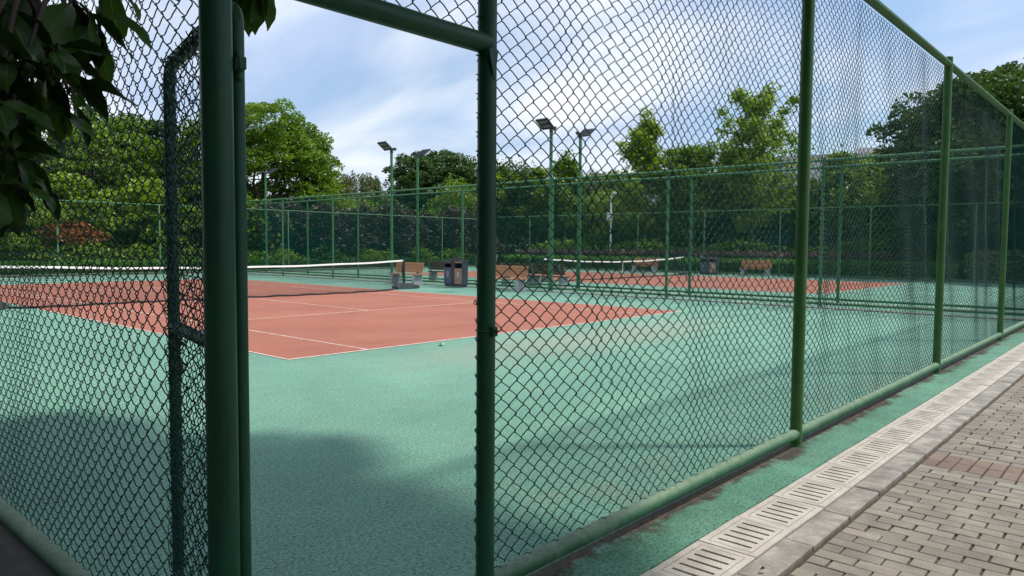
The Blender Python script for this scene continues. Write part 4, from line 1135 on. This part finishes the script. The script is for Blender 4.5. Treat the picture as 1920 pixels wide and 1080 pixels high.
TIPS = [(20, 40, 1.50, (0.2, .3, -.6), 8), (85, 30, 1.62, (.4, .2, -.8), 7), (150, 20, 1.60, (.5, .1, -.9), 8), (215, -25, 1.66, (.5, 0, -1), 7), (120, 115, 1.52, (.8, -.1, -.6), 9),
        (40, 130, 1.45, (.5, -.2, -.8), 8), (-10, 200, 1.40, (.5, .1, -.8), 8), (60, 215, 1.55, (.4, 0, -1), 8), (130, 175, 1.58, (.6, -.3, -.9), 8), (20, 290, 1.50, (.6, .1, -.6), 8),
        (-20, 350, 1.42, (.6, 0, -.5), 7), (45, 345, 1.50, (.3, -.2, -1), 6), (-40, 90, 1.4, (.3, .2, -.5), 8), (-60, 260, 1.4, (.6, .2, -.5), 8), (90, 70, 1.72, (.5, .3, -.4), 8), (10, -20, 1.55, (.3, .2, -.6), 8), (95, 150, 1.75, (.2, -.3, -.8), 7), (-10, 120, 1.7, (.2, -.1, -.7), 8), (190, 60, 1.62, (.3, -.2, -1), 4)]
for i, (u, v, dep, dr, n) in enumerate(TIPS):
    tip = px3(u, v, dep)
    s = min(main, key=lambda m_: (m_-tip).length)
    mid = s.lerp(tip, .5)+Vector((rnd.uniform(-.04, .04), rnd.uniform(-.04, .04), .05))
    branch([s, mid, tip], .008, .0035)
    # camera-right/up based rough direction made in world terms
    d = (R2*dr[0]+Fv*dr[1]+U2*dr[2])
    whorl(tip, d, n-1, .125, 1.2, 900+i)
# a spray reaching over the fence beyond the corner post
b2 = [Vector((.1, -.1, 3.0)), Vector((1.0, .1, 3.1)), Vector((1.9, .35, 3.02)), px3(470, -60, 2.55)]
trk.tube([tuple(p) for p in b2], [.03, .022, .012, .006], 8)
whorl(px3(474, -52, 2.55), (R2*.15-U2), 6, .19, .55, 977)
whorl(px3(430, -120, 2.6), (R2*.3-U2*.3), 8, .16, 1.0, 978)
# upper crown out of the frame
for k in range(60):
    a = rnd.uniform(0, 6.28); q = rnd.uniform(.2, 1)**.5
    p = Vector((1.55*q*math.cos(a), 1.5*q*math.sin(a), 3.15+rnd.uniform(0, 2.1)))
    if k % 3 == 0: branch([Vector((.1, 0, 3.0+(p.z-3)*.4)), p*.6+Vector((0, 0, p.z*.36)), p], .014, .004)
    whorl(p, (math.cos(a), math.sin(a), .1), 8, .15, 1.2, 1000+k)
me = bpy.data.meshes.new('crown'); me.from_pydata(lv, [], lf); me.materials.append(M['leaf_mag'])
for p in me.polygons: p.use_smooth = True
at = me.attributes.new('rnd', 'FLOAT', 'FACE'); at.data.foreach_set('value', np.array(rdl, np.float32))
put('crown', me, mag)
trk.build('trunk', M['bark'], mag, smooth='all', fix=False)

# a street tree beside the pavement behind the viewpoint, whose crown shades the near court
tree('street_tree', 'tall leafy street tree behind the viewpoint that shades the near corner of the court', (-2.6, -11.4, 0), 8.6,
     [(1.0, 5.8, 6.4, 1.6, 1.6, .8), (1.9, 4.2, 6.3, 1.4, 1.5, .8), (-.2, 5.4, 6.3, 1.5, 1.5, .7), (.4, 3.4, 6.0, 2.0, 1.9, .8), (-.6, 4.6, 6.2, 1.3, 1.4, .7), (1.5, 2.2, 6.3, 1.6, 1.5, .8), (0, 1.2, 7.0, 2.4, 2.0, 1.1), (-1.6, 2.6, 6.6, 1.6, 1.6, .9), (0, -1, 6.6, 2.2, 2, 1.1)],
     'leaf_mid', .17, 80, .17, .5, seed=400, shell=.1, clump=.30, limbs=12, boss=.42)

for i, (x, y, h, rad) in enumerate(((-10.5, -10.5, 8.5, 3.4), (-10.0, -4.2, 8.0, 3.2), (-10.8, 2.2, 8.6, 3.4), (-9.2, -16.0, 8.4, 3.2))):  # unseen trees added to block sky light and darken the posts' left sides
    tree('street_tree', ['leafy tree left of the viewpoint beside the dark path', 'leafy tree across the dark path from the left fence', 'leafy tree farther along the dark path beside the left fence', 'leafy tree behind the viewpoint at left'][i],
         (x, y, 0), h, blob_set(14, rad, 2.4, h-1, rad*.5, 500+i), 'leaf_dark', .20, 34, .2, .3, seed=500+i, shell=.4, group='trees lining the path outside the court')
# ------------------------------------------------------------------ fallen leaves
def fallen(label, x, y, z, L, c, rz, curl=.5):
    vs, fs = mag_leaf(L, L*.55, curl, .35, 6)
    vs = [(v[0]-L/2, v[1], v[2]) for v in vs]
    mz = min(v[2] for v in vs); vs = [(v[0], v[1], v[2]-mz+.002) for v in vs]
    mb = MB(); mb.add(vs, fs)
    o = mb.build('fallen_leaf', simple('dry_leaf', c, .7, 0, .3, 30), smooth='all', loc=(x, y, z), rot=(0, 0, rz))
    tag(o, label, 'leaf', 'fallen leaves')
fallen('pale dry leaf lying on the green court short of the baseline', 2.49, -.44, .0005, .17, (.62, .60, .40), 1.1, .3)
fallen('small orange leaf lying on the grey pavers', 1.92, -7.86, .003, .045, (.55, .22, .04), .4)
fallen('small dark curled leaf on the kerb near the bottom edge', -1.98, -7.66, .006, .045, (.03, .022, .018), 2.0, .9)
fallen('tiny orange leaf inside the court behind the mesh', .33, -6.2, .0005, .035, (.55, .25, .08), .9)

# ------------------------------------------------------------------ camera
cam = bpy.data.cameras.new('camera'); co = bpy.data.objects.new('camera', cam); col.objects.link(co)
cam.sensor_fit = 'HORIZONTAL'; cam.sensor_width = 36; cam.lens = 1372.14/1920*36
cam.clip_start = .05; cam.clip_end = 3000
mw = Matrix((R2, U2, -Fv)).transposed().to_4x4(); mw.translation = q0['C']
co.matrix_world = mw
sc.camera = co

# ------------------------------------------------------------------ light
SUN_EL = 60.0; SUN_AZ = Vector((.70, -.71, 0)).normalized()
sd = Vector((SUN_AZ.x*math.cos(R(SUN_EL)), SUN_AZ.y*math.cos(R(SUN_EL)), math.sin(R(SUN_EL))))
sun = bpy.data.lights.new('sun', 'SUN'); sun.energy = 2.6; sun.angle = R(3.6); sun.color = (1.0, .955, .89)
so = bpy.data.objects.new('sun', sun); col.objects.link(so); so.rotation_euler = sd.to_track_quat('Z', 'Y').to_euler(); so.location = (0, -20, 40)
w_ = bpy.data.worlds.new('World'); sc.world = w_; w_.use_nodes = True
nt = w_.node_tree; bg = nt.nodes['Background']
sky = nt.nodes.new('ShaderNodeTexSky'); sky.sky_type = 'NISHITA'; sky.sun_disc = False
sky.sun_elevation = R(SUN_EL); sky.sun_rotation = math.atan2(SUN_AZ.x, SUN_AZ.y)
sky.air_density = 1.2; sky.dust_density = 1.5; sky.ozone_density = 1.2
tc = nt.nodes.new('ShaderNodeTexCoord')
sx = nt.nodes.new('ShaderNodeSeparateXYZ'); nt.links.new(tc.outputs['Generated'], sx.inputs[0])
zz = math_n(nt, 'ADD', math_n(nt, 'MAXIMUM', sx.outputs[2], 0.0), 0.22)
cb = nt.nodes.new('ShaderNodeCombineXYZ')
nt.links.new(math_n(nt, 'DIVIDE', sx.outputs[0], zz), cb.inputs[0]); nt.links.new(math_n(nt, 'DIVIDE', sx.outputs[1], zz), cb.inputs[1])
mp = nt.nodes.new('ShaderNodeMapping'); mp.inputs['Rotation'].default_value = (0, 0, R(35)); mp.inputs['Scale'].default_value = (1.0, .55, 1); mp.inputs['Location'].default_value = (.35, 1.9, 0)
nt.links.new(cb.outputs[0], mp.inputs[0])
n1 = noise_n(nt, mp.outputs[0], 1.35, 7, .52, .55)
n2 = noise_n(nt, mp.outputs[0], .55, 3, .5, .3)
f = math_n(nt, 'ADD', math_n(nt, 'MULTIPLY', n1, .6), math_n(nt, 'MULTIPLY', n2, .4))
gap = nt.nodes.new('ShaderNodeVectorMath'); gap.operation = 'DOT_PRODUCT'
nt.links.new(tc.outputs['Generated'], gap.inputs[0]); gap.inputs[1].default_value = (Fv+R2*.42+U2*.215).normalized()
gm = nt.nodes.new('ShaderNodeMapRange'); gm.interpolation_type = 'SMOOTHSTEP'
for k_, v_ in ((1, .972), (2, 1.0), (3, 0), (4, .13)): gm.inputs[k_].default_value = v_
nt.links.new(gap.outputs['Value'], gm.inputs[0])
f = math_n(nt, 'SUBTRACT', f, gm.outputs[0])
cm_ = ramp(nt, [(.34, (.16, .16, .16)), (.43, (.55, .55, .55)), (.54, (.98, .98, .98))], f).outputs[0]
cc = ramp(nt, [(.36, (3.9, 4.8, 6.5)), (.50, (5.5, 6.1, 7.1)), (.64, (7.3, 7.45, 7.8))], noise_n(nt, mp.outputs[0], 2.2, 5, .5, .4)).outputs[0]
skyc = mixc(nt, 1.0, sky.outputs[0], (.70, .86, 1.02), 'MULTIPLY')
fin = mixc(nt, cm_, skyc, cc)
nt.links.new(fin, bg.inputs[0]); bg.inputs[1].default_value = 0.10

sc.view_settings.view_transform = 'Standard'; sc.view_settings.look = 'None'
sc.view_settings.exposure = 0.6; sc.view_settings.gamma = 1.0
sc.render.engine = 'CYCLES'
sc.cycles.max_bounces = 6; sc.cycles.transparent_max_bounces = 8; sc.cycles.use_denoising = True
